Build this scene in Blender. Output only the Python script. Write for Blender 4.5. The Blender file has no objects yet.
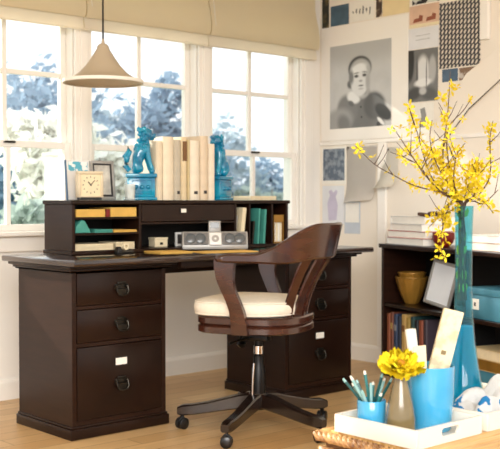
import bpy, bmesh, math, random
from mathutils import Vector, Matrix
random.seed(11)
scene = bpy.context.scene
C = scene.collection

# ---------------- camera, world, sun, exposure ----------------
cam = bpy.data.cameras.new('camera'); camo = bpy.data.objects.new('camera', cam); C.objects.link(camo)
camo.location = (-2.2175, -3.5898, 1.0066)
camo.rotation_euler = (math.pi/2 - 0.0242, 0, -0.731)
cam.sensor_width = 36; cam.lens = 1001.19/500*36; cam.clip_start = 0.05; cam.clip_end = 200
cam.dof.use_dof = True; cam.dof.focus_distance = 3.7; cam.dof.aperture_fstop = 5.6
scene.camera = camo

w = bpy.data.worlds.new('sky'); scene.world = w; w.use_nodes = True
nt = w.node_tree; nt.nodes.clear()
wo = nt.nodes.new('ShaderNodeOutputWorld'); bg = nt.nodes.new('ShaderNodeBackground')
tc = nt.nodes.new('ShaderNodeTexCoord'); nz = nt.nodes.new('ShaderNodeTexNoise'); cr = nt.nodes.new('ShaderNodeValToRGB')
nz.inputs['Scale'].default_value = 3.0; nz.inputs['Detail'].default_value = 4
cr.color_ramp.elements[0].position = 0.35; cr.color_ramp.elements[0].color = (0.80, 0.89, 1.0, 1)
cr.color_ramp.elements[1].position = 0.6; cr.color_ramp.elements[1].color = (1.0, 0.98, 0.94, 1)
nt.links.new(tc.outputs['Generated'], nz.inputs['Vector']); nt.links.new(nz.outputs['Fac'], cr.inputs['Fac'])
nt.links.new(cr.outputs['Color'], bg.inputs['Color']); bg.inputs['Strength'].default_value = 1.15
nt.links.new(bg.outputs[0], wo.inputs[0])

sun = bpy.data.lights.new('sun', 'SUN'); suno = bpy.data.objects.new('sun', sun); C.objects.link(suno)
sun.energy = 7.0; sun.angle = math.radians(2.0); sun.color = (1.0, 0.93, 0.82)
suno.rotation_euler = Vector((0.42, -1.0, -0.58)).to_track_quat('-Z', 'Y').to_euler()

# broad fill light added out of view, behind and above the viewer
al = bpy.data.lights.new('room_daylight', 'AREA'); alo = bpy.data.objects.new('room_daylight', al); C.objects.link(alo)
al.shape = 'RECTANGLE'; al.size = 8.0; al.size_y = 4.5; al.energy = 1150; al.color = (1.0, 0.965, 0.92)
alo.location = (-7.5, -9.5, 4.6)
alo.rotation_euler = (Vector((1.2, 0.3, 0.8)) - Vector(alo.location)).to_track_quat('-Z', 'Y').to_euler()

scene.view_settings.view_transform = 'Standard'; scene.view_settings.look = 'None'
scene.view_settings.gamma = 1; scene.view_settings.use_curve_mapping = False
scene.view_settings.exposure = 0.5

# ---------------- materials ----------------
def lin(c):
    return tuple(((x/255)/12.92 if x/255 <= 0.04045 else ((x/255+0.055)/1.055)**2.4) for x in c)

def mat(name, rgb, rough=0.5, var=0.08, scale=8, stretch=(1, 1, 1), metal=0.0, coat=0.0, bump=0.0, spec=0.5, rgb2=None, sub=0.0):
    m = bpy.data.materials.new(name); m.use_nodes = True
    t = m.node_tree; p = t.nodes['Principled BSDF']
    a = lin(rgb); b = lin(rgb2) if rgb2 else tuple(max(0, x*(1-var*2)) for x in a)
    co = t.nodes.new('ShaderNodeTexCoord'); mp = t.nodes.new('ShaderNodeMapping'); n = t.nodes.new('ShaderNodeTexNoise')
    mp.inputs['Scale'].default_value = stretch; n.inputs['Scale'].default_value = scale; n.inputs['Detail'].default_value = 5
    r = t.nodes.new('ShaderNodeValToRGB'); r.color_ramp.elements[0].position = 0.35; r.color_ramp.elements[1].position = 0.65
    r.color_ramp.elements[0].color = (*b, 1); r.color_ramp.elements[1].color = (*a, 1)
    L = t.links.new
    L(co.outputs['Object'], mp.inputs['Vector']); L(mp.outputs[0], n.inputs['Vector']); L(n.outputs['Fac'], r.inputs['Fac'])
    L(r.outputs['Color'], p.inputs['Base Color'])
    p.inputs['Roughness'].default_value = rough; p.inputs['Metallic'].default_value = metal
    p.inputs['Coat Weight'].default_value = coat; p.inputs['Coat Roughness'].default_value = 0.15
    p.inputs['Specular IOR Level'].default_value = spec
    if bump:
        bn = t.nodes.new('ShaderNodeBump'); bn.inputs['Strength'].default_value = bump; bn.inputs['Distance'].default_value = 0.01
        L(n.outputs['Fac'], bn.inputs['Height']); L(bn.outputs[0], p.inputs['Normal'])
    return m

def glass(name, rgb, fac_t, rough=0.03, body=None):
    """coloured clear glass: tinted see-through mixed with a fresnel gloss"""
    m = bpy.data.materials.new(name); m.use_nodes = True; t = m.node_tree; t.nodes.clear()
    o = t.nodes.new('ShaderNodeOutputMaterial'); tr = t.nodes.new('ShaderNodeBsdfTransparent'); g = t.nodes.new('ShaderNodeBsdfGlossy')
    f = t.nodes.new('ShaderNodeFresnel'); ge = t.nodes.new('ShaderNodeNewGeometry'); io = t.nodes.new('ShaderNodeMapRange')
    io.inputs['To Min'].default_value = 1.45; io.inputs['To Max'].default_value = 1/1.45   # same gloss on both faces of the thin wall
    t.links.new(ge.outputs['Backfacing'], io.inputs['Value']); t.links.new(io.outputs[0], f.inputs['IOR'])
    mx = t.nodes.new('ShaderNodeMixShader'); tr.inputs['Color'].default_value = (*rgb, 1); g.inputs['Roughness'].default_value = rough
    n = t.nodes.new('ShaderNodeTexNoise'); n.inputs['Scale'].default_value = 4
    bmp = t.nodes.new('ShaderNodeBump'); bmp.inputs['Strength'].default_value = 0.04
    L = t.links.new; L(n.outputs['Fac'], bmp.inputs['Height']); L(bmp.outputs[0], g.inputs['Normal'])
    L(f.outputs[0], mx.inputs['Fac']); L(tr.outputs[0], mx.inputs[1]); L(g.outputs[0], mx.inputs[2])
    if fac_t > 0:
        d = t.nodes.new('ShaderNodeBsdfTranslucent' if body else 'ShaderNodeBsdfDiffuse'); d.inputs['Color'].default_value = (*(body or rgb), 1)
        m2 = t.nodes.new('ShaderNodeMixShader'); m2.inputs['Fac'].default_value = fac_t
        L(mx.outputs[0], m2.inputs[1]); L(d.outputs[0], m2.inputs[2]); L(m2.outputs[0], o.inputs[0])
    else:
        L(mx.outputs[0], o.inputs[0])
    return m

M = {}
M['espresso'] = mat('espresso_wood', (42, 23, 15), 0.32, 0.16, 5, (1, 1, 9), coat=0.0, spec=0.22)
M['espresso_x'] = mat('espresso_wood_long', (37, 21, 14), 0.30, 0.16, 5, (1, 9, 1), coat=0.0, spec=0.22)
M['desktop'] = mat('espresso_polished', (42, 25, 17), 0.22, 0.16, 5, (1, 9, 1), coat=0.6, spec=0.5)
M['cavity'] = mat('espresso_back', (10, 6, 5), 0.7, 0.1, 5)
M['walnut'] = mat('chair_walnut', (66, 32, 20), 0.24, 0.22, 6, (1, 1, 6), coat=0.5)
M['walnut_dark'] = mat('chair_base_wood', (30, 18, 14), 0.24, 0.2, 6, (4, 1, 1), coat=0.5)
M['wall'] = mat('cream_paint', (243, 238, 230), 0.7, 0.015, 3)
M['wall_r'] = mat('warm_cream_paint', (240, 231, 217), 0.7, 0.015, 3)
M['trimw'] = mat('white_trim_paint', (245, 240, 232), 0.45, 0.01, 3)
M['ceil'] = mat('ceiling_paint', (244, 240, 230), 0.8, 0.01, 3)
M['blackm'] = mat('black_metal', (22, 20, 20), 0.35, 0.1, 20, metal=0.6)
M['pewter'] = mat('dark_pewter', (66, 62, 56), 0.35, 0.2, 40, metal=0.9)
M['chrome'] = mat('chrome', (225, 225, 228), 0.12, 0.03, 20, metal=1.0)
M['rubber'] = mat('black_rubber', (16, 15, 16), 0.3, 0.1, 20)
M['label'] = mat('card_label', (240, 236, 226), 0.6, 0.02, 30)
M['ink'] = mat('dark_ink', (48, 44, 44), 0.6, 0.05, 30)
M['cushion'] = mat('cream_canvas', (226, 217, 200), 0.85, 0.03, 60, bump=0.15)
M['turq'] = mat('turquoise_glaze', (10, 150, 182), 0.12, 0.25, 14, coat=0.6, rgb2=(0, 106, 148), bump=0.3)
M['yellowp'] = mat('manila_paper', (236, 190, 96), 0.7, 0.05, 20)
M['creamp'] = mat('cream_paper', (236, 220, 184), 0.7, 0.04, 30)
M['tealp'] = mat('teal_card', (70, 152, 138), 0.6, 0.08, 20)
M['silver'] = mat('silver_plastic', (164, 161, 156), 0.35, 0.03, 40, metal=0.2)
M['grille'] = mat('grille_cloth', (120, 117, 114), 0.7, 0.15, 90)
M['screen'] = mat('grey_screen', (92, 96, 98), 0.2, 0.05, 20)
M['whitepl'] = mat('white_plastic', (226, 224, 220), 0.3, 0.02, 20)
M['redp'] = mat('dark_red', (120, 22, 16), 0.5, 0.1, 20)
M['blue'] = mat('sky_blue_glaze', (80, 172, 212), 0.16, 0.06, 6, coat=0.5, rgb2=(54, 154, 202))
M['olive'] = mat('olive_glaze', (128, 110, 72), 0.14, 0.12, 14, coat=0.5)
M['petal'] = mat('yellow_petal', (255, 226, 40), 0.6, 0.08, 40, rgb2=(252, 210, 20))
M['petal_c'] = mat('flower_centre', (206, 140, 10), 0.8, 0.2, 80)
M['blossom'] = mat('forsythia_yellow', (255, 228, 50), 0.6, 0.05, 30, rgb2=(250, 212, 30))
M['bark'] = mat('brown_bark', (84, 58, 42), 0.7, 0.2, 60)
M['leaf'] = mat('green_leaf', (120, 150, 50), 0.6, 0.15, 30)
M['traywhite'] = mat('white_lacquer', (232, 224, 210), 0.3, 0.015, 5, coat=0.3)
M['rattan'] = mat('rattan', (206, 162, 104), 0.5, 0.2, 30, rgb2=(116, 72, 34))
M['bamboo'] = mat('split_bamboo', (226, 186, 120), 0.4, 0.12, 6, (1, 12, 1), rgb2=(196, 146, 82))
M['gold'] = mat('golden_bowl', (166, 122, 50), 0.3, 0.15, 12, (1, 1, .3), metal=0.35)
M['tealbox'] = mat('teal_blue_box', (66, 130, 152), 0.6, 0.05, 20)
M['shade'] = None

def fabric_translucent(name, rgb, fac=0.45):
    m = bpy.data.materials.new(name); m.use_nodes = True; t = m.node_tree; t.nodes.clear()
    o = t.nodes.new('ShaderNodeOutputMaterial'); d = t.nodes.new('ShaderNodeBsdfDiffuse'); tl = t.nodes.new('ShaderNodeBsdfTranslucent')
    mx = t.nodes.new('ShaderNodeMixShader'); mx.inputs[0].default_value = fac
    n = t.nodes.new('ShaderNodeTexNoise'); n.inputs['Scale'].default_value = 3; n.inputs['Detail'].default_value = 6
    tcx = t.nodes.new('ShaderNodeTexCoord'); r = t.nodes.new('ShaderNodeValToRGB')
    a = lin(rgb); r.color_ramp.elements[0].color = (*[x*.9 for x in a], 1); r.color_ramp.elements[1].color = (*a, 1)
    L = t.links.new; L(tcx.outputs['Object'], n.inputs['Vector']); L(n.outputs['Fac'], r.inputs['Fac'])
    L(r.outputs[0], d.inputs[0]); L(r.outputs[0], tl.inputs[0]); L(d.outputs[0], mx.inputs[1]); L(tl.outputs[0], mx.inputs[2]); L(mx.outputs[0], o.inputs[0])
    return m
M['shade'] = fabric_translucent('cream_linen', (240, 228, 198), 0.4)
M['shadehem'] = fabric_translucent('pale_linen', (245, 237, 220), 0.4)
M['lampshade'] = mat('taupe_enamel', (188, 172, 148), 0.4, 0.03, 6)
M['petal'] = fabric_translucent('yellow_petal', (255, 238, 62), 0.3)
M['blossom'] = fabric_translucent('forsythia_yellow', (255, 240, 84), 0.35)
M['tissue'] = fabric_translucent('tissue', (248, 248, 246), 0.2)
M['winglass'] = glass('window_glass', (0.97, 0.985, 0.99), 0.0, 0.02)
M['vaseglass'] = glass('aqua_vase_glass', (0.60, 0.92, 0.98), 0.05, 0.03, (0.02, 0.55, 0.75))
M['vasewater'] = glass('tinted_water', (0.42, 0.88, 0.97), 0.60, 0.02, (0.08, 0.74, 0.96))  # strong blue body colour stands in for light scattered in the vase

def floor_mat():
    m = bpy.data.materials.new('honey_oak_boards'); m.use_nodes = True; t = m.node_tree; p = t.nodes['Principled BSDF']
    L = t.links.new; co = t.nodes.new('ShaderNodeTexCoord')
    b = t.nodes.new('ShaderNodeTexBrick'); b.inputs['Scale'].default_value = 1
    b.inputs['Brick Width'].default_value = 1.1; b.inputs['Row Height'].default_value = 0.11; b.inputs['Mortar Size'].default_value = 0.0015
    b.inputs['Color1'].default_value = (*lin((222, 188, 138)), 1); b.inputs['Color2'].default_value = (*lin((200, 160, 108)), 1)
    b.inputs['Mortar'].default_value = (*lin((120, 84, 48)), 1); b.offset = 0.37
    mp = t.nodes.new('ShaderNodeMapping'); mp.inputs['Scale'].default_value = (1.5, 14, 1)
    n = t.nodes.new('ShaderNodeTexNoise'); n.inputs['Scale'].default_value = 3; n.inputs['Detail'].default_value = 6
    mx = t.nodes.new('ShaderNodeMix'); mx.data_type = 'RGBA'; mx.blend_type = 'MULTIPLY'; mx.inputs[0].default_value = 0.55
    r = t.nodes.new('ShaderNodeValToRGB'); r.color_ramp.elements[0].color = (.62, .55, .46, 1); r.color_ramp.elements[1].color = (1.1, 1.06, 1, 1)
    L(co.outputs['Object'], b.inputs['Vector']); L(co.outputs['Object'], mp.inputs['Vector']); L(mp.outputs[0], n.inputs['Vector'])
    L(n.outputs['Fac'], r.inputs['Fac']); L(b.outputs['Color'], mx.inputs[6]); L(r.outputs[0], mx.inputs[7]); L(mx.outputs[2], p.inputs['Base Color'])
    p.inputs['Roughness'].default_value = 0.38
    return m
M['floor'] = floor_mat()

def pattern_mat(name, base, spots, scale, lo=0.5, hi=0.54, stretch=(1, 1, 1), rough=0.7, kind='noise'):
    m = bpy.data.materials.new(name); m.use_nodes = True; t = m.node_tree; p = t.nodes['Principled BSDF']; L = t.links.new
    co = t.nodes.new('ShaderNodeTexCoord'); mp = t.nodes.new('ShaderNodeMapping'); mp.inputs['Scale'].default_value = stretch
    r = t.nodes.new('ShaderNodeValToRGB'); r.color_ramp.elements[0].position = lo; r.color_ramp.elements[1].position = hi
    r.color_ramp.elements[0].color = (*lin(base), 1); r.color_ramp.elements[1].color = (*lin(spots), 1)
    L(co.outputs['Object'], mp.inputs['Vector'])
    if kind == 'noise':
        n = t.nodes.new('ShaderNodeTexNoise'); n.inputs['Scale'].default_value = scale; n.inputs['Detail'].default_value = 3
        L(mp.outputs[0], n.inputs['Vector']); L(n.outputs['Fac'], r.inputs['Fac'])
    else:
        n = t.nodes.new('ShaderNodeTexChecker'); n.inputs['Scale'].default_value = scale
        L(mp.outputs[0], n.inputs['Vector']); L(n.outputs['Fac'], r.inputs['Fac'])
    L(r.outputs[0], p.inputs['Base Color']); p.inputs['Roughness'].default_value = rough
    return m

def photo_mat(name, w_, h, base, shapes, tint=(1, 1, .985)):
    """a soft photographic print: overlapping blurred ellipses (u, v, ru, rv, angle, grey, softness) on a sheet w_ half wide and h tall"""
    m = bpy.data.materials.new(name); m.use_nodes = True; t = m.node_tree; p = t.nodes['Principled BSDF']; L = t.links.new
    co = t.nodes.new('ShaderNodeTexCoord'); n = t.nodes.new('ShaderNodeTexNoise'); n.inputs['Scale'].default_value = 9/h*.5; n.inputs['Detail'].default_value = 5
    L(co.outputs['Object'], n.inputs['Vector']); r0 = t.nodes.new('ShaderNodeValToRGB')
    gg = lambda g: (*[x*y for x, y in zip(lin((g, g, g)), tint)], 1)
    r0.color_ramp.elements[0].color = gg(base*.92); r0.color_ramp.elements[1].color = gg(min(255, base*1.05)); L(n.outputs['Fac'], r0.inputs['Fac'])
    last = r0.outputs[0]
    for u, v, ru, rv, an, g, soft in shapes:
        mp = t.nodes.new('ShaderNodeMapping'); mp.vector_type = 'TEXTURE'
        mp.inputs['Location'].default_value = (0, w_-2*w_*u, v*h); mp.inputs['Rotation'].default_value = (-an, 0, 0); mp.inputs['Scale'].default_value = (1e3, 2*w_*ru, h*rv)
        ln = t.nodes.new('ShaderNodeVectorMath'); ln.operation = 'LENGTH'; L(co.outputs['Object'], mp.inputs[0]); L(mp.outputs[0], ln.inputs[0])
        mr = t.nodes.new('ShaderNodeMapRange'); mr.interpolation_type = 'SMOOTHSTEP'; mr.inputs['From Min'].default_value = 1+soft; mr.inputs['From Max'].default_value = 1-soft
        L(ln.outputs['Value'], mr.inputs['Value']); mx = t.nodes.new('ShaderNodeMix'); mx.data_type = 'RGBA'
        L(mr.outputs[0], mx.inputs[0]); L(last, mx.inputs[6]); mx.inputs[7].default_value = gg(g) if not isinstance(g, tuple) else (*lin(g), 1); last = mx.outputs[2]
    L(last, p.inputs['Base Color']); p.inputs['Roughness'].default_value = .5
    return m

# ---------------- mesh helpers ----------------
class MB:
    def __init__(s): s.bm = bmesh.new()
    def merge(s, b, mtx=None):
        if mtx is not None: bmesh.ops.transform(b, matrix=mtx, verts=b.verts)
        me = bpy.data.meshes.new('tmp'); b.to_mesh(me); b.free(); s.bm.from_mesh(me); bpy.data.meshes.remove(me); return s
    def box(s, x0, x1, y0, y1, z0, z1, bev=0.0, mtx=None, seg=2):
        b = bmesh.new(); bmesh.ops.create_cube(b, size=1)
        for v in b.verts:
            v.co = Vector(((x0+x1)/2+v.co.x*(x1-x0), (y0+y1)/2+v.co.y*(y1-y0), (z0+z1)/2+v.co.z*(z1-z0)))
        if bev: bmesh.ops.bevel(b, geom=b.edges[:], offset=bev, segments=seg, affect='EDGES', profile=0.5)
        return s.merge(b, mtx)
    def lathe(s, prof, seg=28, mtx=None, lobes=0, amp=0.0):
        b = bmesh.new(); rings = []
        for r, z in prof:
            ring = []
            if r <= 1e-6: ring = [b.verts.new((0, 0, z))]
            else:
                for i in range(seg):
                    a = 2*math.pi*i/seg; rr = r*(1+amp*math.cos(lobes*a))
                    ring.append(b.verts.new((rr*math.cos(a), rr*math.sin(a), z)))
            rings.append(ring)
        for A, B_ in zip(rings, rings[1:]):
            if len(A) == 1 and len(B_) == 1: continue
            for i in range(seg):
                j = (i+1) % seg
                if len(A) == 1: b.faces.new((A[0], B_[j], B_[i]))
                elif len(B_) == 1: b.faces.new((A[i], A[j], B_[0]))
                else: b.faces.new((A[i], A[j], B_[j], B_[i]))
        bmesh.ops.recalc_face_normals(b, faces=b.faces)
        return s.merge(b, mtx)
    def tube(s, pts, rad, seg=8, mtx=None, flat=1.0):
        pts = [Vector(p) for p in pts]; n = len(pts)
        if not isinstance(rad, (list, tuple)): rad = [rad]*n
        b = bmesh.new(); rings = []; up = Vector((0, 0, 1))
        for i, p in enumerate(pts):
            d = (pts[min(i+1, n-1)]-pts[max(i-1, 0)]).normalized()
            u = d.cross(up)
            if u.length < 0.05: u = d.cross(Vector((0, 1, 0)))
            u.normalize(); v = u.cross(d).normalized()
            rings.append([b.verts.new(p+(u*math.cos(2*math.pi*k/seg)*flat+v*math.sin(2*math.pi*k/seg))*rad[i]) for k in range(seg)])
        for A, B_ in zip(rings, rings[1:]):
            for k in range(seg): b.faces.new((A[k], A[(k+1) % seg], B_[(k+1) % seg], B_[k]))
        b.faces.new(rings[0][::-1]); b.faces.new(rings[-1])
        bmesh.ops.recalc_face_normals(b, faces=b.faces)
        return s.merge(b, mtx)
    def prism(s, poly, a0, a1, axis='y', mtx=None, bev=0.0):
        """outline in the plane across `axis`, extruded from a0 to a1"""
        b = bmesh.new()
        def P(u, v, a): return {'x': (a, u, v), 'y': (u, a, v), 'z': (u, v, a)}[axis]
        A = [b.verts.new(P(u, v, a0)) for u, v in poly]; B_ = [b.verts.new(P(u, v, a1)) for u, v in poly]
        n = len(poly); b.faces.new(A); b.faces.new(B_[::-1])
        for i in range(n): b.faces.new((A[i], B_[i], B_[(i+1) % n], A[(i+1) % n]))
        bmesh.ops.recalc_face_normals(b, faces=b.faces)
        if bev: bmesh.ops.bevel(b, geom=b.edges[:], offset=bev, segments=2, affect='EDGES', profile=0.5)
        return s.merge(b, mtx)
    def ball(s, c, r, sc=(1, 1, 1), mtx=None, sub=2):
        b = bmesh.new(); bmesh.ops.create_icosphere(b, subdivisions=sub, radius=r)
        for v in b.verts: v.co = Vector((v.co.x*sc[0]+c[0], v.co.y*sc[1]+c[1], v.co.z*sc[2]+c[2]))
        return s.merge(b, mtx)
    def sweep(s, frames, mtx=None):
        """frames: list of rings (lists of points), capped"""
        b = bmesh.new(); R_ = [[b.verts.new(Vector(p)) for p in f] for f in frames]
        for A, B_ in zip(R_, R_[1:]):
            k = len(A)
            for i in range(k): b.faces.new((A[i], A[(i+1) % k], B_[(i+1) % k], B_[i]))
        b.faces.new(R_[0][::-1]); b.faces.new(R_[-1])
        bmesh.ops.recalc_face_normals(b, faces=b.faces)
        return s.merge(b, mtx)
    def build(s, name, m, parent=None, smooth=False, loc=(0, 0, 0), rot=(0, 0, 0), origin=True):
        # a free-standing mesh gets its origin at its own base centre
        if parent is None and origin and loc == (0, 0, 0):
            xs = [v.co for v in s.bm.verts]
            lo = Vector((min(v.x for v in xs), min(v.y for v in xs), min(v.z for v in xs))); hi = Vector((max(v.x for v in xs), max(v.y for v in xs), 0))
            o_ = Vector(((lo.x+hi.x)/2, (lo.y+hi.y)/2, lo.z)); bmesh.ops.translate(s.bm, verts=s.bm.verts, vec=-o_); loc = o_
        me = bpy.data.meshes.new(name); s.bm.to_mesh(me); s.bm.free(); me.materials.append(m)
        if smooth:
            for p in me.polygons: p.use_smooth = True
            me.set_sharp_from_angle(angle=math.radians(38))
        o = bpy.data.objects.new(name, me); C.objects.link(o); o.location = loc; o.rotation_euler = rot
        if parent is not None: o.parent = parent
        return o

def T(x, y, z): return Matrix.Translation((x, y, z))
def RZ(a): return Matrix.Rotation(a, 4, 'Z')
def RX(a): return Matrix.Rotation(a, 4, 'X')
def RY(a): return Matrix.Rotation(a, 4, 'Y')

def tag(o, label=None, cat=None, group=None, kind=None):
    if label: o['label'] = label
    if cat: o['category'] = cat
    if group: o['group'] = group
    if kind: o['kind'] = kind
    return o
def thing(name, label, cat, loc=(0, 0, 0), rz=0, group=None, rot=None):
    o = bpy.data.objects.new(name, None); C.objects.link(o); o.empty_display_size = 0.05
    o.location = loc; o.rotation_euler = rot if rot else (0, 0, rz)
    return tag(o, label, cat, group)
def struct(name, mb, m, parent=None):
    o = mb.build(name, m, parent)
    if parent is None: o['kind'] = 'structure'
    return o
def dup(root, loc, rot=None, label=None, group=None, parent=None):
    r = root.copy(); C.objects.link(r); r.location = loc
    if rot is not None: r.rotation_euler = rot
    if parent is not None: r.parent = parent
    if label: r['label'] = label
    if group: r['group'] = group
    for ch in list(root.children):
        c = ch.copy(); C.objects.link(c); c.parent = r
        for g in ch.children:
            d = g.copy(); C.objects.link(d); d.parent = c
    return r

# ---------------- the room ----------------
YW, XR = 0.986, 2.5
CZ = 2.62
struct('floor', MB().box(-6.5, 2.5, -6.5, YW, -0.06, 0), M['floor'])
struct('ceiling', MB().box(-6.5, 2.66, -3.4, YW+.16, CZ, CZ+.08), M['ceil'])
WC = [-1.41, -0.573, 0.265, 1.104, 1.943]      # window centres
WH, Z0, Z1 = 0.380, 0.83, 2.06            # half opening, bottom, top
mb = MB()
mb.box(-6.5, XR+.16, YW, YW+.16, -0.06, Z0); mb.box(-6.5, XR+.16, YW, YW+.16, Z1, CZ)
edges = [-6.5] + [e for c in WC for e in (c-WH, c+WH)] + [XR+.16]
for a, b in zip(edges[::2], edges[1::2]): mb.box(a, b, YW, YW+.16, Z0, Z1)
struct('wall_back', mb, M['wall'])
struct('wall_right', MB().box(XR, XR+.16, -6.5, YW, -0.06, CZ), M['wall_r'])
# windows
for i, c in enumerate(WC):
    r = thing('window_%d' % (i+1), None, None, (c, YW, 0)); r['kind'] = 'structure'
    f = MB()
    f.box(-WH, -WH+.02, .005, .14, Z0, Z1); f.box(WH-.02, WH, .005, .14, Z0, Z1); f.box(-WH+.02, WH-.02, .02, .14, Z1-.02, Z1); f.box(-WH+.02, WH-.02, .02, .15, Z0, Z0+.02)
    f.build('window_frame', M['trimw'], r)
    for nm, za, zb, ya, mun in (('upper_sash', 1.28, Z1-.02, .060, 1), ('lower_sash', Z0+.02, 1.312, .024, 0)):
        s = MB(); g = .326
        s.box(-WH+.02, -g, ya, ya+.035, za, zb, .003); s.box(g, WH-.02, ya, ya+.035, za, zb, .003)
        s.box(-g, g, ya, ya+.035, zb-.035, zb, .003); s.box(-g, g, ya, ya+.035, za, za+.033, .003)
        s.box(-.013, .013, ya+.004, ya+.031, za+.033, zb-.035, .003)
        if mun:
            s.box(-g, -.013, ya+.004, ya+.031, 1.655, 1.68, .003); s.box(.013, g, ya+.004, ya+.031, 1.655, 1.68, .003)
        so = s.build(nm, M['trimw'], r)
        MB().box(-g-.004, g+.004, ya+.015, ya+.019, za+.03, zb-.032).build('glass', M['winglass'], so)
    MB().box(-.03, .03, .004, .024, 1.297, 1.308, .003).build('sash_lock', M['pewter'], r)
# casings between the windows, as one run of trim boards each
n = 1
for c0, c1 in zip([None]+WC, WC+[None]):
    a = (c0+WH-.012) if c0 is not None else -1.41-WH-.09
    b = (c1-WH+.012) if c1 is not None else 1.943+WH+.10
    t = MB(); t.box(a, b, YW-.018, YW-.001, Z0-.03, Z1+.02, .004)
    if b-a < .2: t.box(a+.028, b-.028, YW-.028, YW-.016, Z0-.03, Z1+.02, .004)
    else: t.box(a+.03, b-.02, YW-.028, YW-.016, Z0-.03, Z1+.02, .004)
    struct('trim_%d' % n, t, M['trimw']); n += 1
struct('trim_%d' % n, MB().box(-2.1, 2.44, YW-.06, YW+.03, Z0-.005, Z0+.018, .006), M['trimw']); n += 1   # window stool
struct('trim_%d' % n, MB().box(-2.0, 2.4, YW-.02, YW-.001, Z0-.085, Z0-.006, .005), M['trimw']); n += 1
struct('trim_%d' % n, MB().box(-2.0, 2.4, YW-.03, YW-.001, Z1+.02, Z1+.13, .005), M['trimw']); n += 1
def baseb(name, mtx, L_):
    b = MB(); prof = [(0, 0), (-.018, 0), (-.018, .085), (-.012, .098), (-.006, .104), (0, .104)]
    b.prism(prof, 0, L_, 'x', mtx); struct(name, b, M['trimw'])
baseb('baseboard_back', T(-6.4, YW-.001, 0), 6.4+XR-.002)
baseb('baseboard_right', T(XR-.001, YW-.02, 0) @ RZ(-math.pi/2), 6.5)
# stile on the right wall next to the bookcase, and corner bead
struct('trim_%d' % n, MB().box(XR-.022, XR-.001, .41, .475, .105, 1.36, .004), M['trimw']); n += 1
struct('trim_%d' % n, MB().box(XR-.012, XR-.001, -1.3, YW-.005, 1.36, 1.385, .004), M['trimw']); n += 1
# the sloping stair string on the right wall
def S(y, z): return (y, z)
struct('trim_%d' % n, MB().prism([(-.44, 1.875), (-.44, 1.69), (-.20, 1.52), (.10, 1.20), (.17, 1.29), (.073, 1.417), (-.179, 1.722)], XR-.02, XR-.001, 'x', bev=.003), M['wall_r']); n += 1
struct('trim_%d' % n, MB().prism([(-.44, 1.69), (-.44, 1.875), (-1.2, 2.6), (-1.2, 2.26)], XR-.02, XR-.001, 'x', bev=.003), M['wall_r']); n += 1
struct('trim_%d' % n, MB().tube([(XR-.022, .10, 1.20), (XR-.022, -.20, 1.52), (XR-.022, -.44, 1.69), (XR-.022, -1.2, 2.26)], .003, 6), M['pewter']); n += 1
struct('trim_%d' % n, MB().box(XR-.03, XR-.001, -.33, -.275, 1.90, CZ-.01, .004), M['trimw']); n += 1

# roman shades
def roman(x0, x1, label):
    r = thing('roman_shade', label, 'window shade', ((x0+x1)/2, .93, 1.90), group=None)
    h = (x1-x0)/2
    pr = [(0, .68), (0, .33), (-.012, .27), (-.032, .20), (-.042, .13), (-.040, .085), (-.028, .065), (-.010, .068), (-.006, .10), (-.0, .13), (.008, .13), (.008, .68)]
    MB().prism([(a, b) for a, b in pr], -h+.004, h-.004, 'x', bev=.0).build('shade_cloth', M['shade'], r, smooth=True)
    MB().prism([(-.004, .12), (-.010, .055), (-.016, .008), (-.008, 0), (.003, .005), (.003, .12)], -h+.004, h-.004, 'x').build('shade_hem', M['shadehem'], r, smooth=True)
    MB().box(-h+.004, h-.004, .01, .045, .655, .70, .003).build('headrail', M['trimw'], r)
    MB().tube([(-h+.03, -.047, .12), (-h+.02, -.038, .25), (-h+.02, -.018, .5), (-h+.02, -.01, .66)], .002, 6).build('pull_cord', M['label'], r)
    return r
roman(-.20, .655, 'cream linen roman shade over the left window, cut off by the photo edge')
roman(.655, 1.50, 'cream linen roman shade over the middle window, behind the pendant lamp cord')
roman(1.50, 2.40, 'cream linen roman shade over the right window, next to the photo wall')

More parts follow.
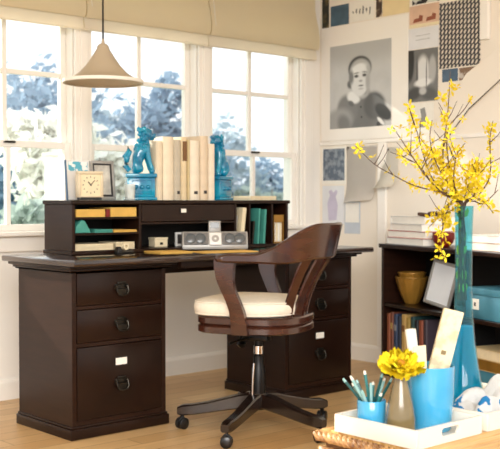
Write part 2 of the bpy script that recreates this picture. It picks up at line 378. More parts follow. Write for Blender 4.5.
# ---------------- outside ----------------
struct('ground', MB().box(-6, 22, YW+.3, 26, -.9, -.6), mat('pale_grass', (150, 170, 140), 0.9, 0.1, 3))
LBARK = mat('pale_bark', (150, 146, 140), .9, .1, 20)
def leaf_mat(name, rgb):
    m = fabric_translucent(name, rgb, 0.35); return m
LM = [leaf_mat('dusty_blue_leaves', (178, 194, 204)), leaf_mat('grey_green_leaves', (186, 200, 192)), leaf_mat('white_blossom_leaves', (246, 246, 240)), leaf_mat('slate_leaves', (150, 172, 192))]  # pale blue-grey tones put outdoor haze into the leaf colour
def tree(x, y, h, rx, rz_, k, label, n=1100, seed=0):
    rnd = random.Random(seed)
    r = thing('tree' if h > 2.6 else 'garden_shrub', label, 'tree' if h > 2.6 else 'shrub', (x, y, -.6), group=None)
    tr = MB(); H = h+.6
    tr.tube([(0, 0, 0), (.04, 0, H*.3), (-.03, .03, H*.6), (0, 0, H*.9)], [.035, .03, .02, .008], 8)
    for j in range(7):
        a = rnd.uniform(0, 6.28); z = H*rnd.uniform(.25, .7)
        tr.tube([(0, 0, z), (math.cos(a)*rx*.4, math.sin(a)*rx*.4, z+.25), (math.cos(a)*rx*.8, math.sin(a)*rx*.8, z+.4)], [.015, .01, .004], 6)
    tr.build('trunk', LBARK, r, smooth=True)
    b = bmesh.new(); lumps = [(rnd.uniform(-.6, .6)*rx, rnd.uniform(-.6, .6)*rx, H-rz_+rnd.uniform(-.85, .6)*rz_, rnd.uniform(.35, .75)) for _ in range(18)]
    for j in range(int(n*1.7)):
        lx, ly, lz, lr = rnd.choice(lumps)
        d = Vector((rnd.gauss(0, 1), rnd.gauss(0, 1), rnd.gauss(0, 1))).normalized()*lr*rnd.uniform(.5, 1)*min(rx, rz_)*1.0
        c = Vector((lx, ly, lz))+d; s = rnd.uniform(.05, .11)
        u = Vector((rnd.gauss(0, 1), rnd.gauss(0, 1), rnd.gauss(0, 1))).normalized(); v = u.orthogonal().normalized()
        b.faces.new([b.verts.new(c+u*s), b.verts.new(c+v*s*.6), b.verts.new(c-u*s), b.verts.new(c-v*s*.6)])
    m = MB(); m.merge(b); m.build('crown', LM[k], r)
for i_, (x, y, h, rx, rz_, k, n_, lab) in enumerate((
        (3.35, 6.6, 2.25, .75, .8, 3, 1100, 'slate blue leafy shrub seen through the left window, left side'),
        (2.47, 4.4, 1.85, .5, .5, 2, 900, 'white-blossoming shrub behind the left window'),
        (1.95, 3.7, 1.05, .4, .5, 1, 700, 'low grey-green shrub near the white post outside the left window'),
        (5.1, 8.8, 2.9, 1.0, 1.0, 3, 1600, 'tall slate tree behind the white-blossoming shrub'),
        (7.55, 11.0, 2.8, .9, 1.0, 0, 1600, 'dusty blue tree seen below the pendant lamp'),
        (4.1, 6.0, 1.75, .55, .6, 2, 900, 'white-blossoming shrub seen below the pendant lamp'),
        (5.35, 6.5, 2.8, .75, 1.1, 3, 1600, 'slate blue tree seen through the middle window right of the lamp'),
        (7.3, 7.6, 2.3, .7, .9, 0, 900, 'dusty blue shrub seen through the right window, left pane'),
        (6.4, 5.6, 1.35, .55, .6, 1, 800, 'grey-green shrub seen through the right window, right pane'),
        (9.5, 9.2, 1.9, .7, .7, 3, 800, 'slate shrub behind the grey-green one at the right window'))):
    tree(x, y, h, rx, rz_, k, lab, n_, i_+1)
tree(-.55, 7.0, 5.6, 1.3, 1.2, 1, 'tall grey-green tree outside, left of the windows in view', 2600, 30)  # unseen tree added to keep direct sun off the right wall
t = MB(); t.box(1.635, 1.745, 2.9, 3.01, -.6, 1.335, .008); t.box(1.62, 1.76, 2.885, 3.025, 1.335, 1.36, .008)
tag(t.build('garden_post', M['trimw'], None), 'white garden post outside the left window, just left of the window mullion', 'post')

# ---------------- desk ----------------
DW = 1.747; PW = 0.5125; PD = 0.465; DT = 0.76
desk = thing('writing_desk', 'dark espresso double-pedestal desk standing before the windows', 'desk')
d = MB(); d.box(-.044, DW+.044, -.10, .513, DT-.026, DT, .006); d.build('desktop', M['desktop'], desk, smooth=True)
# cove moulding under the top, only round the two pedestals and along the back rail
d = MB()
for x0 in (0, DW-PW):
    d.prism([(0, 0), (PW, 0)][:1]+[(PW, 0), (PW, PD), (0, PD)], DT-.058, DT-.046, 'z')
    d.box(x0-.008, x0+PW+.008, -.012, PD+.012, DT-.052, DT-.040, .003)
    d.box(x0-.024, x0+PW+.024, -.035, PD+.025, DT-.040, DT-.026, .004)
d.box(PW+.024, DW-PW-.024, -.06, -.03, DT-.058, DT-.026, .003)
d.box(PW+.024, DW-PW-.024, PD-.04, PD, DT-.12, DT-.026, .003)
d.build('top_moulding', M['espresso_x'], desk, smooth=True)
def pull_mb():
    h = MB(); h.box(-.034, .034, -.004, 0, -.012, .014, .002); h.box(-.022, .022, -.009, -.003, .010, .024, .003)
    pts = [(-.028, -.012, .004), (-.030, -.018, -.016), (-.022, -.020, -.032), (0, -.021, -.036), (.022, -.020, -.032), (.030, -.018, -.016), (.028, -.012, .004)]
    h.tube(pts, .0038, 8); h.ball((-.028, -.009, .004), .007); h.ball((.028, -.009, .004), .007)
    h.prism([(-.024, -.030), (.024, -.030), (.026, -.008), (-.026, -.008)], -.014, -.010, 'y')
    return h
pull_me = None
def pedestal(x0):
    p = MB(); a, b = x0+.012, x0+PW-.012
    p.box(a, b, .030, PD-.008, .05, DT-.052)
    # face frame of the front
    p.box(a, a+.022, .010, .032, .05, DT-.052, .002); p.box(b-.022, b, .010, .032, .05, DT-.052, .002)
    for z0, z1 in ((.05, .075), (.386, .402), (.545, .560), (.700, .708)): p.box(a+.022, b-.022, .013, .030, z0, z1, .001)
    p.build('pedestal', M['espresso'], desk)
    q = MB(); q.box(x0, x0+PW, 0, PD, 0, .045, .003); q.box(x0+.005, x0+PW-.005, .005, PD-.004, .045, .056, .004); q.build('plinth', M['espresso_x'], desk, smooth=True)
    xc = x0+PW/2
    for k, (z0, z1, hz) in enumerate(((.562, .699, .632), (.404, .543, .478), (.077, .384, .222))):
        dr = MB().box(a+.024, b-.024, .008, .028, z0, z1, .003).build('drawer', M['espresso_x'], desk, smooth=True)
        pull_mb().build('drawer_pull', M['pewter'], dr, smooth=True, loc=(xc, .008, hz))
        if k == 2:
            l = MB(); l.box(-.034, .034, -.003, 0, -.020, .020, .001); l.build('label_holder', M['pewter'], dr, loc=(xc, .008, .310))
            l = MB(); l.box(-.029, .029, -.0045, -.002, -.015, .015); lo_ = l.build('card_label', M['label'], dr, loc=(xc, .008, .310)); lo_['label'] = 'white card label'
pedestal(0); pedestal(DW-PW)

# ---------------- hutch on the desk ----------------
HX, HY, HZ = .171, .262, DT
HWD, HD, HH = 1.340, .245, .2466
hu = thing('desk_hutch', 'low dark espresso hutch with pigeonholes along the back of the desk', 'desk hutch', (HX, HY, HZ))
def hp(nm, x0, x1, y0, y1, z0, z1, m='espresso_x', bev=.002, par=hu):
    return MB().box(x0, x1, y0, y1, z0, z1, bev).build(nm, M[m], par)
hp('top_board', -.008, HWD+.008, -.008, HD, HH-.018, HH, bev=.004)
hp('side_panel', 0, .016, 0, HD-.004, .018, HH-.018, 'espresso'); hp('side_panel', HWD-.016, HWD, 0, HD-.004, .018, HH-.018, 'espresso')
hp('base_board', -.006, HWD+.006, -.006, HD, 0.001, .018, bev=.003)
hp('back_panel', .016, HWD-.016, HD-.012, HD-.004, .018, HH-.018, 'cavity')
PX = [.372, .985, 1.06, 1.128, 1.215]
hp('partition', .368, .382, .004, HD-.012, .018, HH-.018)
hp('partition', .964, .978, .004, HD-.012, .018, HH-.018)
hp('partition', 1.064, 1.074, .004, HD-.012, .018, HH-.018)
hp('partition', 1.222, 1.234, .004, HD-.012, .018, HH-.018)
for z in (.088, .160): hp('shelf', .016, .368, .006, HD-.012, z, z+.010)
hp('shelf', .382, .964, .006, HD-.012, .132, .142)
dr = hp('drawer', .385, .961, .004, HD-.02, .145, HH-.020)
MB().box(.63-.020, .63+.020, -.001, .004, .196-.013, .196+.013, .001).build('label_holder', M['pewter'], dr)
lb = MB().box(.63-.015, .63+.015, -.003, 0, .196-.009, .196+.009).build('card_label', M['label'], dr); lb['label'] = 'white card label'

# papers in the pigeonholes
def slab(name, label, cat, x0, x1, y0, y1, z0, z1, m, layers=1, group=None, rz=0, bev=.0008):
    b = MB(); n_ = layers; rnd = random.Random(x0*100)
    for i in range(n_):
        a = z0+(z1-z0)*i/n_; c = z0+(z1-z0)*(i+1)/n_-.0006; j = rnd.uniform(-.003, .003)
        b.box(x0+j, x1+j, y0+j, y1+j, a, c, bev if c-a > 3*bev else 0)
    o = b.build(name, M[m] if isinstance(m, str) else m)
    o.rotation_euler = (0, 0, rz)
    return tag(o, label, cat, group)
s0 = HZ+.170
slab('paper_stack', 'thin stack of yellow manila envelopes on the top pigeonhole shelf, left half', 'papers', .20, .355, .275, .46, s0+.0005, s0+.036, 'yellowp', 6)
slab('paper_stack', 'taller stack of yellow manila envelopes on the top pigeonhole shelf, right half', 'papers', .385, .53, .275, .46, s0+.0005, s0+.044, 'yellowp', 7)
slab('ribbon_roll', 'small dark red box wedged between the two manila stacks', 'box', .362, .382, .275, .33, s0+.0005, s0+.036, 'redp', 1)
s1 = HZ+.098
slab('paper_sheet', 'thin yellow paper lying on the middle pigeonhole shelf', 'paper', .40, .53, .272, .44, s1+.0005, s1+.012, 'yellowp', 3)
slab('card_folder', 'flat teal folder lying on the middle pigeonhole shelf', 'folder', .295, .392, .268, .42, s1+.0005, s1+.016, 'tealp', 3)
b = MB(); b.prism([(0, 0), (.085, 0), (.078, .012), (.052, .055), (.034, .058), (.006, .030)], 0, .10, 'y', bev=.003)
tag(b.build('folded_cloth', M['tealp'], None, smooth=True, loc=(.195, .275, s1+.001)), 'teal folded cloth slumped on the middle pigeonhole shelf at the left', 'cloth')
s2 = HZ+.018
slab('paper_stack', 'cream stack of paper on the bottom pigeonhole shelf', 'papers', .195, .40, .275, .46, s2+.0005, s2+.030, 'creamp', 6)
slab('paper_stack', 'short cream stack of paper at the right end of the bottom pigeonhole', 'papers', .425, .53, .290, .44, s2+.0005, s2+.034, 'creamp', 6)
# black reading glasses case / tape dispenser on the desk in front of the left pigeonholes
r = thing('tape_dispenser', 'small black tape dispenser on the desk before the pigeonholes', 'tape dispenser', (.425, .225, DT+.001), .1)
b = MB(); b.prism([(-.05, 0), (.05, 0), (.05, .012), (.03, .022), (.01, .014), (-.015, .014), (-.03, .034), (-.045, .030)], -.012, .012, 'y', bev=.002); b.build('dispenser_body', M['rubber'], r, smooth=True)
MB().lathe([(.008, -.008), (.017, -.008), (.017, .008), (.008, .008), (.008, -.008)], 20, T(.008, 0, .034) @ RX(math.pi/2)).build('tape_roll', M['creamp'], r, smooth=True)
# items in the middle bay
r = thing('index_box', 'small beige index card box in the middle bay of the hutch', 'box', (.735, .38, HZ+.0185), -.1)
MB().box(-.036, .036, -.03, .03, 0, .036, .002).build('box_body', M['creamp'], r); MB().box(-.038, .038, -.032, .032, .0362, .046, .002).build('lid', M['creamp'], r)
MB().box(-.008, .008, -.033, -.0302, .010, .022, .001).build('clasp', M['pewter'], r)
r = thing('picture_frame', 'tiny white picture frame behind the speaker dock in the hutch', 'picture frame', (.868, .37, HZ+.019), 0)
b = MB(); b.box(-.034, .034, -.004, .004, 0, .010); b.box(-.034, .034, -.004, .004, .058, .068); b.box(-.034, -.024, -.004, .004, .010, .058); b.box(.024, .034, -.004, .004, .010, .058); b.build('frame', M['whitepl'], r)
MB().box(-.024, .024, -.001, .003, .010, .058).build('picture', M['ink'], r)
# yellow folders on the desk
slab('writing_pad', 'stack of yellow legal pads on the desk left of the speaker dock', 'notepad', .53, .70, .06, .22, DT+.001, DT+.010, 'yellowp', 4, rz=-.15)
slab('writing_pad', 'flat yellow folder on the desk in front of the speaker dock', 'folder', .72, 1.02, -.04, .12, DT+.001, DT+.005, 'yellowp', 2, rz=-.22)

# speaker dock with music player
r = thing('speaker_dock', 'silver speaker dock with round speakers on the desk', 'speaker', (.935, .185, DT+.006), -.60)
b = MB(); pr = [(-.03, 0), (.045, 0), (.045, .045), (.02, .084), (-.005, .088), (-.03, .02)]
b.prism(pr, -.162, .162, 'x', bev=.006); b.build('housing', M['silver'], r, smooth=True)
fm = T(0, -.0215, .052) @ RX(-math.atan2(.025, .068))
for sx in (-1, 1):
    MB().box(sx*.094-.058, sx*.094+.058, -.006, .002, -.030, .032, .004, fm).build('speaker_grille', M['grille'], r, smooth=True)
    for q in (-.022, .026):
        MB().lathe([(0, .004), (.016, .003), (.022, .001), (.024, .004), (.026, .004), (.026, 0)], 24, fm @ T(sx*.094+q*sx*1.0, -.006, 0) @ RX(math.pi/2)).build('speaker_cone', M['screen'], r, smooth=True)
MB().box(-.030, .030, -.010, .002, -.034, .030, .004, fm).build('control_panel', M['whitepl'], r, smooth=True)
MB().lathe([(.006, 0), (.018, 0), (.018, .003), (.006, .003), (.006, 0)], 24, fm @ T(0, -.010, -.002) @ RX(math.pi/2)).build('control_wheel', M['silver'], r, smooth=True)
r = thing('music_player', 'small silver music player upright in the top of the speaker dock', 'music player', (.935, .185, DT+.006), -.60)
fm = T(0, .008, .100) @ RX(-.12)
MB().box(-.030, .030, -.006, .006, -.018, .040, .005, fm).build('player_body', M['silver'], r, smooth=True)
MB().box(-.022, .022, -.0075, -.004, .002, .032, .001, fm).build('screen', M['screen'], r)

# upright folders in the right bays
def upright(name, label, cat, x, t_, dep, h, m, lean=0.0, z=HZ+.0195, y=.275, two=None):
    b = MB(); b.box(0, t_, 0, dep, 0, h, .0008)
    o = b.build(name, M[m], None, loc=(x, y, z), origin=False); o.rotation_euler = (0, lean, 0)
    return tag(o, label, cat)
upright('file_folder', 'thin silver folder leaning in the hutch right of the speaker dock', 'folder', 1.143, .006, .15, .150, 'silver', .11)
upright('file_folder', 'cream folder standing tall beside the thin silver one in the hutch', 'folder', 1.178, .024, .16, .192, 'creamp', .12)
upright('file_folder', 'dark grey folder slumped in the hutch slot left of the teal folders', 'folder', 1.262, .010, .16, .12, 'pewter', .10)
upright('file_folder', 'teal folder in the hutch, left one of the pair', 'folder', 1.300, .012, .17, .185, 'tealp', .06)
upright('file_folder', 'teal folder in the hutch, right one of the pair', 'folder', 1.340, .014, .17, .180, 'tealp', .07)
r = thing('magazine_box', 'small brown box of cream papers at the right end of the hutch', 'box', (1.455, .275, HZ+.019))
b = MB(); b.box(-.036, .036, 0, .15, .0, .006); b.box(-.036, .036, .145, .15, .006, .15); b.box(-.036, -.031, 0, .145, .006, .15); b.box(.031, .036, 0, .145, .006, .15); b.box(-.031, .031, 0, .005, .110, .15); b.build('box_shell', M['gold'], r)
for q in range(4):
    MB().box(-.028+q*.015, -.018+q*.015, .007, .14, .007, .135, .001).build('paper', M['creamp' if q % 2 else 'label'], r)

# ---------------- on top of the hutch ----------------
TZ = HZ+HH+.0008
# books between the bookends
bks = [(.666, .704, 1.292, (226, 210, 182), 'narrow ivory book, first at the left of the row on the hutch'),
       (.706, .772, 1.315, (232, 218, 192), 'thickest ivory book, second in the row on the hutch'),
       (.774, .815, 1.302, (190, 180, 160), 'grey-beige book, third in the row on the hutch'),
       (.817, .852, 1.318, (222, 202, 164), 'ivory book with a brown spine label, fourth in the row'),
       (.854, .871, 1.306, (206, 186, 140), 'slim ochre-edged book in the middle of the row on the hutch'),
       (.873, .934, 1.303, (234, 222, 200), 'thick ivory book with tiny spine marks right of the slim one'),
       (.939, .990, 1.328, (220, 200, 172), 'tallest tan book, second from the right end of the row'),
       (.992, 1.032, 1.290, (232, 218, 196), 'ivory book at the right end of the row beside the bookend')]
for i, (a, b_, zt, col, lab) in enumerate(bks):
    h = zt-TZ
    r = thing('book', lab, 'book', ((a+b_)/2, .30, TZ), group='ivory books between the turquoise bookends')
    wd = (b_-a)/2-.001; m = mat('book_cloth', col, 0.6, 0.05, 20)
    c = MB(); c.box(-wd, -wd+.003, .002, .185, 0, h, .0008); c.box(wd-.003, wd, .002, .185, 0, h, .0008)
    pr = [(-wd, .004), (-wd*.7, -.004), (0, -.007), (wd*.7, -.004), (wd, .004)]
    c.prism(pr, 0, h, 'z'); c.build('cover', m, r, smooth=True)
    MB().box(-wd+.0032, wd-.0032, .006, .180, .003, h-.004).build('page_block', M['label'], r)
    if i == 3: MB().box(-wd*.7, wd*.7, -.0085, -.003, h*.62, h*.93).build('spine_label', mat('brown_spine', (120, 84, 50), .6), r)
    if i in (5, 6, 2):
        MB().box(-wd*.35, wd*.35, -.0085, -.005, h*.10, h*.15).build('spine_mark', M['ink'], r)
# foo dog bookends
def foo_dog(x, y, label, mir, s=1.0, yaw=0.0):
    r = thing('foo_dog_bookend', label, 'bookend', (x, y, TZ), yaw)
    r.scale = (mir*s, s, s)
    b = MB(); b.box(-.074, .074, -.05, .05, 0, .014, .004); b.box(-.066, .066, -.044, .044, .014, .108, .006); b.box(-.074, .074, -.05, .05, .108, .128, .005)
    b.box(-.048, .048, -.047, -.043, .030, .095, .003)
    for q in (-.03, .0, .03): b.ball((q, -.047, .062), .011)
    b.build('plinth_block', M['turq'], r, smooth=True)
    # body: skinned seated lion facing +x
    me = bpy.data.meshes.new('lion'); V_ = [(-.030, 0, .165), (-.012, 0, .205), (.010, 0, .245), (.020, 0, .285), (.026, 0, .312),   # pelvis, belly, chest, neck, head
          (-.022, .030, .150), (.012, .034, .142), (-.022, -.030, .150), (.012, -.034, .142),      # haunches, hind feet
          (.030, .022, .235), (.042, .022, .180), (.056, .024, .140), (.030, -.022, .235), (.042, -.022, .180), (.056, -.024, .140)]
    E_ = [(0, 1), (1, 2), (2, 3), (3, 4), (0, 5), (5, 6), (0, 7), (7, 8), (2, 9), (9, 10), (10, 11), (2, 12), (12, 13), (13, 14)]
    Rr = [.036, .036, .038, .026, .020, .028, .014, .028, .014, .018, .012, .014, .018, .012, .014]
    me.from_pydata(V_, E_, []); o = bpy.data.objects.new('lion_body', me); C.objects.link(o); o.parent = r
    sk = o.modifiers.new('skin', 'SKIN'); sk.use_smooth_shade = True
    for i, v in enumerate(me.skin_vertices[0].data): v.radius = (Rr[i], Rr[i]); v.use_root = (i == 0)
    ss = o.modifiers.new('sub', 'SUBSURF'); ss.levels = 2; ss.render_levels = 2
    me.materials.append(M['turq'])
    h = MB(); h.ball((.030, 0, .318), .034, (1, .95, .95)); h.ball((.058, 0, .308), .019, (1.1, 1, .8)); h.ball((.070, 0, .314), .008)
    h.ball((.054, 0, .293), .012, (1.2, 1.1, .5))
    for sy in (-1, 1):
        h.ball((.048, sy*.015, .326), .008); h.ball((.016, sy*.026, .340), .012, (1, .5, 1.1)); h.ball((.050, sy*.012, .334), .006, (1.5, 1, .5))
    h.build('head', M['turq'], r, smooth=True)
    k = MB(); rnd = random.Random(4)
    for q in range(46):                                       # curls of the mane down the neck and back
        a = rnd.uniform(-1.9, 1.9)+math.pi; z = rnd.uniform(.235, .345); rr = .036 if z > .29 else .040
        cx_ = .022 if z > .28 else .008+(z-.235)*.25
        k.ball((cx_+math.cos(a)*rr*.8, math.sin(a)*rr*.85, z), rnd.uniform(.009, .013), sub=1)
    k.build('mane', M['turq'], r, smooth=True)
    k = MB(); k.tube([(-.052, 0, .140), (-.072, 0, .165), (-.070, 0, .205), (-.052, 0, .235), (-.060, 0, .258)], [.012, .014, .018, .014, .004], 8); k.ball((-.066, 0, .20), .020, (.8, 1, 1.2)); k.build('tail', M['turq'], r, smooth=True)
    MB().ball((.052, -.026, .140), .015).build('paw_ball', M['turq'], r, smooth=True)
foo_dog(.610, .355, 'turquoise foo dog bookend at the left end of the ivory books', 1, 1.0, -.45)
foo_dog(1.118, .370, 'turquoise foo dog bookend at the right end of the ivory books', -1, .96, .35)
# yellow pad on the hutch end
slab('notepad', 'pale yellow notepad lying on the right end of the hutch top', 'notepad', 1.275, 1.46, .30, .44, TZ, TZ+.022, 'creamp', 5)
# clock
r = thing('desk_clock', 'square gold-framed desk clock with cream face on the hutch', 'clock', (.297, .315, TZ), -.12)
b = MB(); b.box(-.062, .062, -.018, .018, .012, .020, .002); b.box(-.062, .062, -.018, .018, .118, .132, .003); b.box(-.062, -.050, -.018, .018, .020, .118, .002); b.box(.050, .062, -.018, .018, .020, .118, .002); b.box(-.05, .05, 0, .016, .020, .118); b.build('case', mat('brushed_gold', (222, 206, 176), .35, .05, 20, metal=.3), r, smooth=True)
MB().box(-.050, .050, -.012, -.001, .020, .118).build('dial', M['creamp'], r)
b = MB()
for q in range(12):
    a = q*math.pi/6; b.box(-.0015, .0015, -.0135, -.0121, .034, .040, 0, T(0, 0, .069) @ RY(a) @ T(0, 0, 0))
b.build('hour_marks', M['ink'], r)
for nm, a, L_, wd in (('hour_hand', -.75, .020, .002), ('minute_hand', .75, .030, .0014)):
    MB().box(-wd, wd, -.0155, -.014, -.004, L_, 0, T(0, 0, .069) @ RY(a)).build(nm, M['ink'], r)
MB().box(-.055, .055, -.016, .016, 0, .012, .002).build('foot', M['rubber'], r)
# white framed print behind the clock
r = thing('print_frame', 'white board with a turquoise pattern standing behind the clock', 'picture', (.288, .388, TZ), .0, None, (-.10, 0, .02))
b = MB(); b.box(-.062, .062, -.006, .006, 0, .185, .002); b.build('board', M['whitepl'], r)
MB().box(-.052, .052, -.0085, -.0055, .135, .178).build('print', pattern_mat('turquoise_print', (238, 240, 238), (90, 172, 194), 22, .5, .53), r)
MB().box(-.0665, -.0622, -.007, .006, 0, .185).build('spine_edge', mat('navy_edge', (70, 100, 130), .5), r)
# silver frame
r = thing('picture_frame', 'silver picture frame standing between the clock and turquoise bookend', 'picture frame', (.420, .385, TZ), .0, None, (-.10, 0, .05))
b = MB(); w_, h_ = .068, .186
b.box(-w_, w_, -.008, .004, 0, .016, .002); b.box(-w_, w_, -.008, .004, h_-.014, h_, .002); b.box(-w_, -w_+.014, -.008, .004, .016, h_-.014, .002); b.box(w_-.014, w_, -.008, .004, .016, h_-.014, .002); b.build('frame', M['silver'], r, smooth=True)
b = MB(); b.box(-w_+.014, w_-.014, -.005, -.001, .016, h_-.014); b.build('mount', M['ink'], r)
MB().box(-w_+.022, w_-.026, -.0065, -.0045, .026, h_-.022).build('photograph', pattern_mat('faded_photo', (224, 220, 208), (176, 172, 164), 14, .4, .6), r)
# candle glass
r = thing('candle_glass', 'small frosted candle glass beside the left turquoise bookend', 'candle holder', (.512, .300, TZ))
MB().lathe([(0, .004), (.020, .004), (.022, .075), (.024, .075), (.022, 0), (0, 0)], 24).build('tumbler', glass('frosted_glass', (.9, .93, .92), .35, .2), r, smooth=True)
MB().lathe([(0, .006), (.019, .006), (.019, .05), (0, .052)], 20).build('candle', M['label'], r, smooth=True)

# ---------------- pendant lamp ----------------
PX_, PY_ = .40, .355
r = thing('pendant_lamp', 'taupe bell-shaped pendant lamp hanging on a cord over the desk', 'pendant lamp', (PX_, PY_, 1.550))
pr = [(.183, 0), (.184, .008), (.176, .016), (.146, .028), (.112, .050), (.080, .084), (.054, .122), (.038, .148), (.030, .160)]
pi_ = [(a-.004, b_+.001) for a, b_ in pr[::-1]]
MB().lathe(pr+[(.026, .160)]+pi_[1:]+[(.186, 0)], 56).build('lamp_shade', M['lampshade'], r, smooth=True)
MB().lathe([(.1845, .001), (.188, .004), (.187, .017), (.178, .0175), (.1845, .001)], 56).build('rim_band', M['label'], r, smooth=True)
MB().lathe([(.0305, .155), (.028, .172), (.020, .182), (.008, .188), (.006, .208), (0, .208)], 28).build('neck_cap', M['lampshade'], r, smooth=True)
MB().tube([(0, 0, .200), (0, 0, .6), (0, 0, CZ-1.555-.02)], .0045, 8).build('cord', M['pewter'], r)
MB().lathe([(0, CZ-1.556), (.05, CZ-1.556), (.045, CZ-1.585), (0, CZ-1.59)], 24).build('ceiling_rose', M['pewter'], r, smooth=True)
b = MB(); b.lathe([(0, .05), (.018, .052), (.030, .075), (.028, .095), (.015, .125), (.015, .165), (0, .165)], 20); b.build('bulb', M['whitepl'], r, smooth=True)

# ---------------- swivel armchair ----------------
ch = thing('swivel_armchair', 'dark walnut swivel armchair with cream cushion facing the desk', 'chair', (.72, -.37, 0), math.radians(28))
def smooth01(t): t = max(0, min(1, t)); return t*t*(3-2*t)
def seat_outline(hw, yf, yb, n=40, e=3.2):
    out = []; cy = (yf+yb)/2; hd = (yf-yb)/2
    for i in range(n):
        a = 2*math.pi*i/n; c, s_ = math.cos(a), math.sin(a)
        ee = e if s_ > 0 else 2.6
        out.append((hw*math.copysign(abs(c)**(2/ee), c), cy+hd*math.copysign(abs(s_)**(2/ee), s_)))
    return out
b = MB()
b.sweep([[(x, y, z) for x, y in seat_outline(.240-i_, .232-i_, -.232+i_, e=4.0)] for z, i_ in ((.448, .006), (.452, 0), (.474, 0), (.478, .004), (.482, .010), (.486, .004), (.490, 0), (.512, 0), (.518, .006))])
b.build('seat', M['walnut'], ch, smooth=True)
b = MB()
fr = []
for z, i_ in ((.519, .012), (.522, .004), (.535, -.004), (.552, -.006), (.568, -.004), (.578, .004), (.583, .016), (.588, .05), (.592, .12)):
    fr.append([(x, y, z) for x, y in seat_outline(.232-i_, .240-i_, -.195+i_, e=4.5)])
b.sweep(fr); cu = b.build('cushion', M['cushion'], ch, smooth=True)
b = MB(); o_ = seat_outline(.233, .241, -.196, 48, 4.5)
for zz, ii in ((.577, -.001), (.527, .001)): 
    pts = [(x*(1-ii), y*(1-ii), zz) for x, y in o_]; b.tube(pts+[pts[0]], .0028, 6)
b.build('piping', M['cushion'], cu, smooth=True)
# continuous arm and crest rail
R0 = .265
def rail(s):
    """s in -1..1: 0 is the middle of the back"""
    side = -1 if s < 0 else 1; a = abs(s)
    if a > .62:
        k = (a-.62)/.38; p = (side*(R0+.004*k), -.06+.118*k); nrm = (side, 0)
        th = 0
    else:
        th = (1-a/.62)*math.pi/2; p = (side*R0*math.cos(th), -.06-.262*math.sin(th)); nrm = (side*math.cos(th), -math.sin(th))
    f = smooth01((math.degrees(th)-2)/60) if th else 0
    zt = .788+.124*f; zb = .750+.012*f - .010*math.sin(math.pi*min(1, f))
    if a > .8: zt -= .006*((a-.8)/.2)**2
    t = .062+(.026-.062)*smooth01((math.degrees(th))/35) if th else .062
    rec = .036*f
    return p, nrm, t, zb, zt, rec
frames = []
for i in range(73):
    s = -1+2*i/72; p, nr, t, zb, zt, rec = rail(s)
    c_ = .008; h = t/2
    prof = [(-h, zb+c_), (-h+c_, zb), (h-c_, zb), (h, zb+c_), (h, zt-c_), (h-c_, zt), (-h+c_, zt), (-h, zt-c_)]
    frames.append([(p[0]+nr[0]*(o+rec*(z-zb)/.16), p[1]+nr[1]*(o+rec*(z-zb)/.16), z) for o, z in prof])
b = MB(); b.sweep(frames)
for sx in (-1, 1):                        # rounded hand ends
    b.lathe([(0, .734), (.028, .735), (.033, .742), (.033, .756), (.028, .763), (0, .765)], 20, T(sx*.269, .062, .018))
b.build('arm_and_crest_rail', M['walnut'], ch, smooth=True)
for sx in (-1, 1):                        # curved arm supports
    path = [(.269, .050, .762), (.269, .053, .725), (.268, .050, .68), (.266, .036, .635), (.262, .016, .59), (.258, .002, .55), (.252, -.006, .50), (.248, -.008, .45)]
    wd = [.046, .042, .036, .031, .030, .031, .034, .036]
    fr = [[(sx*x-.014, y-w_, z), (sx*x+.014, y-w_, z), (sx*x+.017, y, z), (sx*x+.014, y+w_, z), (sx*x-.014, y+w_, z), (sx*x-.017, y, z)] for (x, y, z), w_ in zip(path, wd)]
    MB().sweep(fr).build('arm_support', M['walnut'], ch, smooth=True)
for deg in (-36, -18, 0, 18, 36):   # back slats
    a = math.radians(deg); nx, ny = math.sin(a), -math.cos(a); tx, ty = math.cos(a), math.sin(a)
    fr = []
    for k in range(9):
        q = k/8; z = .515+(.762-.515)*q; r_ = (.205+(.258-.205)*(q**1.3)) - .012*math.sin(math.pi*q)
        px_, py_ = nx*r_, -.005-.055*q+ny*r_*(.98)
        hw = .024-.004*math.sin(math.pi*q)
        fr.append([(px_-tx*hw-nx*.006, py_-ty*hw-ny*.006, z), (px_+tx*hw-nx*.006, py_+ty*hw-ny*.006, z), (px_+tx*hw+nx*.006, py_+ty*hw+ny*.006, z), (px_-tx*hw+nx*.006, py_-ty*hw+ny*.006, z)])
    MB().sweep(fr).build('back_slat', M['walnut'], ch, smooth=True)
# mechanism, column, base
b = MB(); b.box(-.075, .075, -.10, .11, .425, .447, .004); b.box(-.03, .03, -.05, .09, .395, .425, .004)
b.tube([(-.055, .06, .43), (-.055, .06, .385), (-.052, .055, .37)], [.02, .022, .012], 12); b.build('tilt_mechanism', M['blackm'], ch, smooth=True)
MB().tube([(-.04, .02, .41), (-.14, .05, .408), (-.20, .06, .403)], [.004, .004, .008], 8).build('tilt_lever', M['blackm'], ch, smooth=True)
MB().lathe([(0, .16), (.030, .16), (.030, .27), (.024, .285), (.024, .33), (.019, .335), (.019, .40), (0, .40)], 24).build('column', M['blackm'], ch, smooth=True)
MB().lathe([(.0195, .336), (.0215, .338), (.0215, .372), (.0195, .374)], 24).build('column_sleeve', M['chrome'], ch, smooth=True)
MB().tube([(-.046, .012, .155), (-.040, .010, .25), (-.036, .008, .30)], .004, 8).build('guide_rod', M['chrome'], ch, smooth=True)  # added chrome rod stands in for a glint on the column
MB().lathe([(0, .098), (.045, .098), (.052, .110), (.052, .150), (.040, .168), (0, .170)], 28).build('base_hub', M['walnut_dark'], ch, smooth=True)
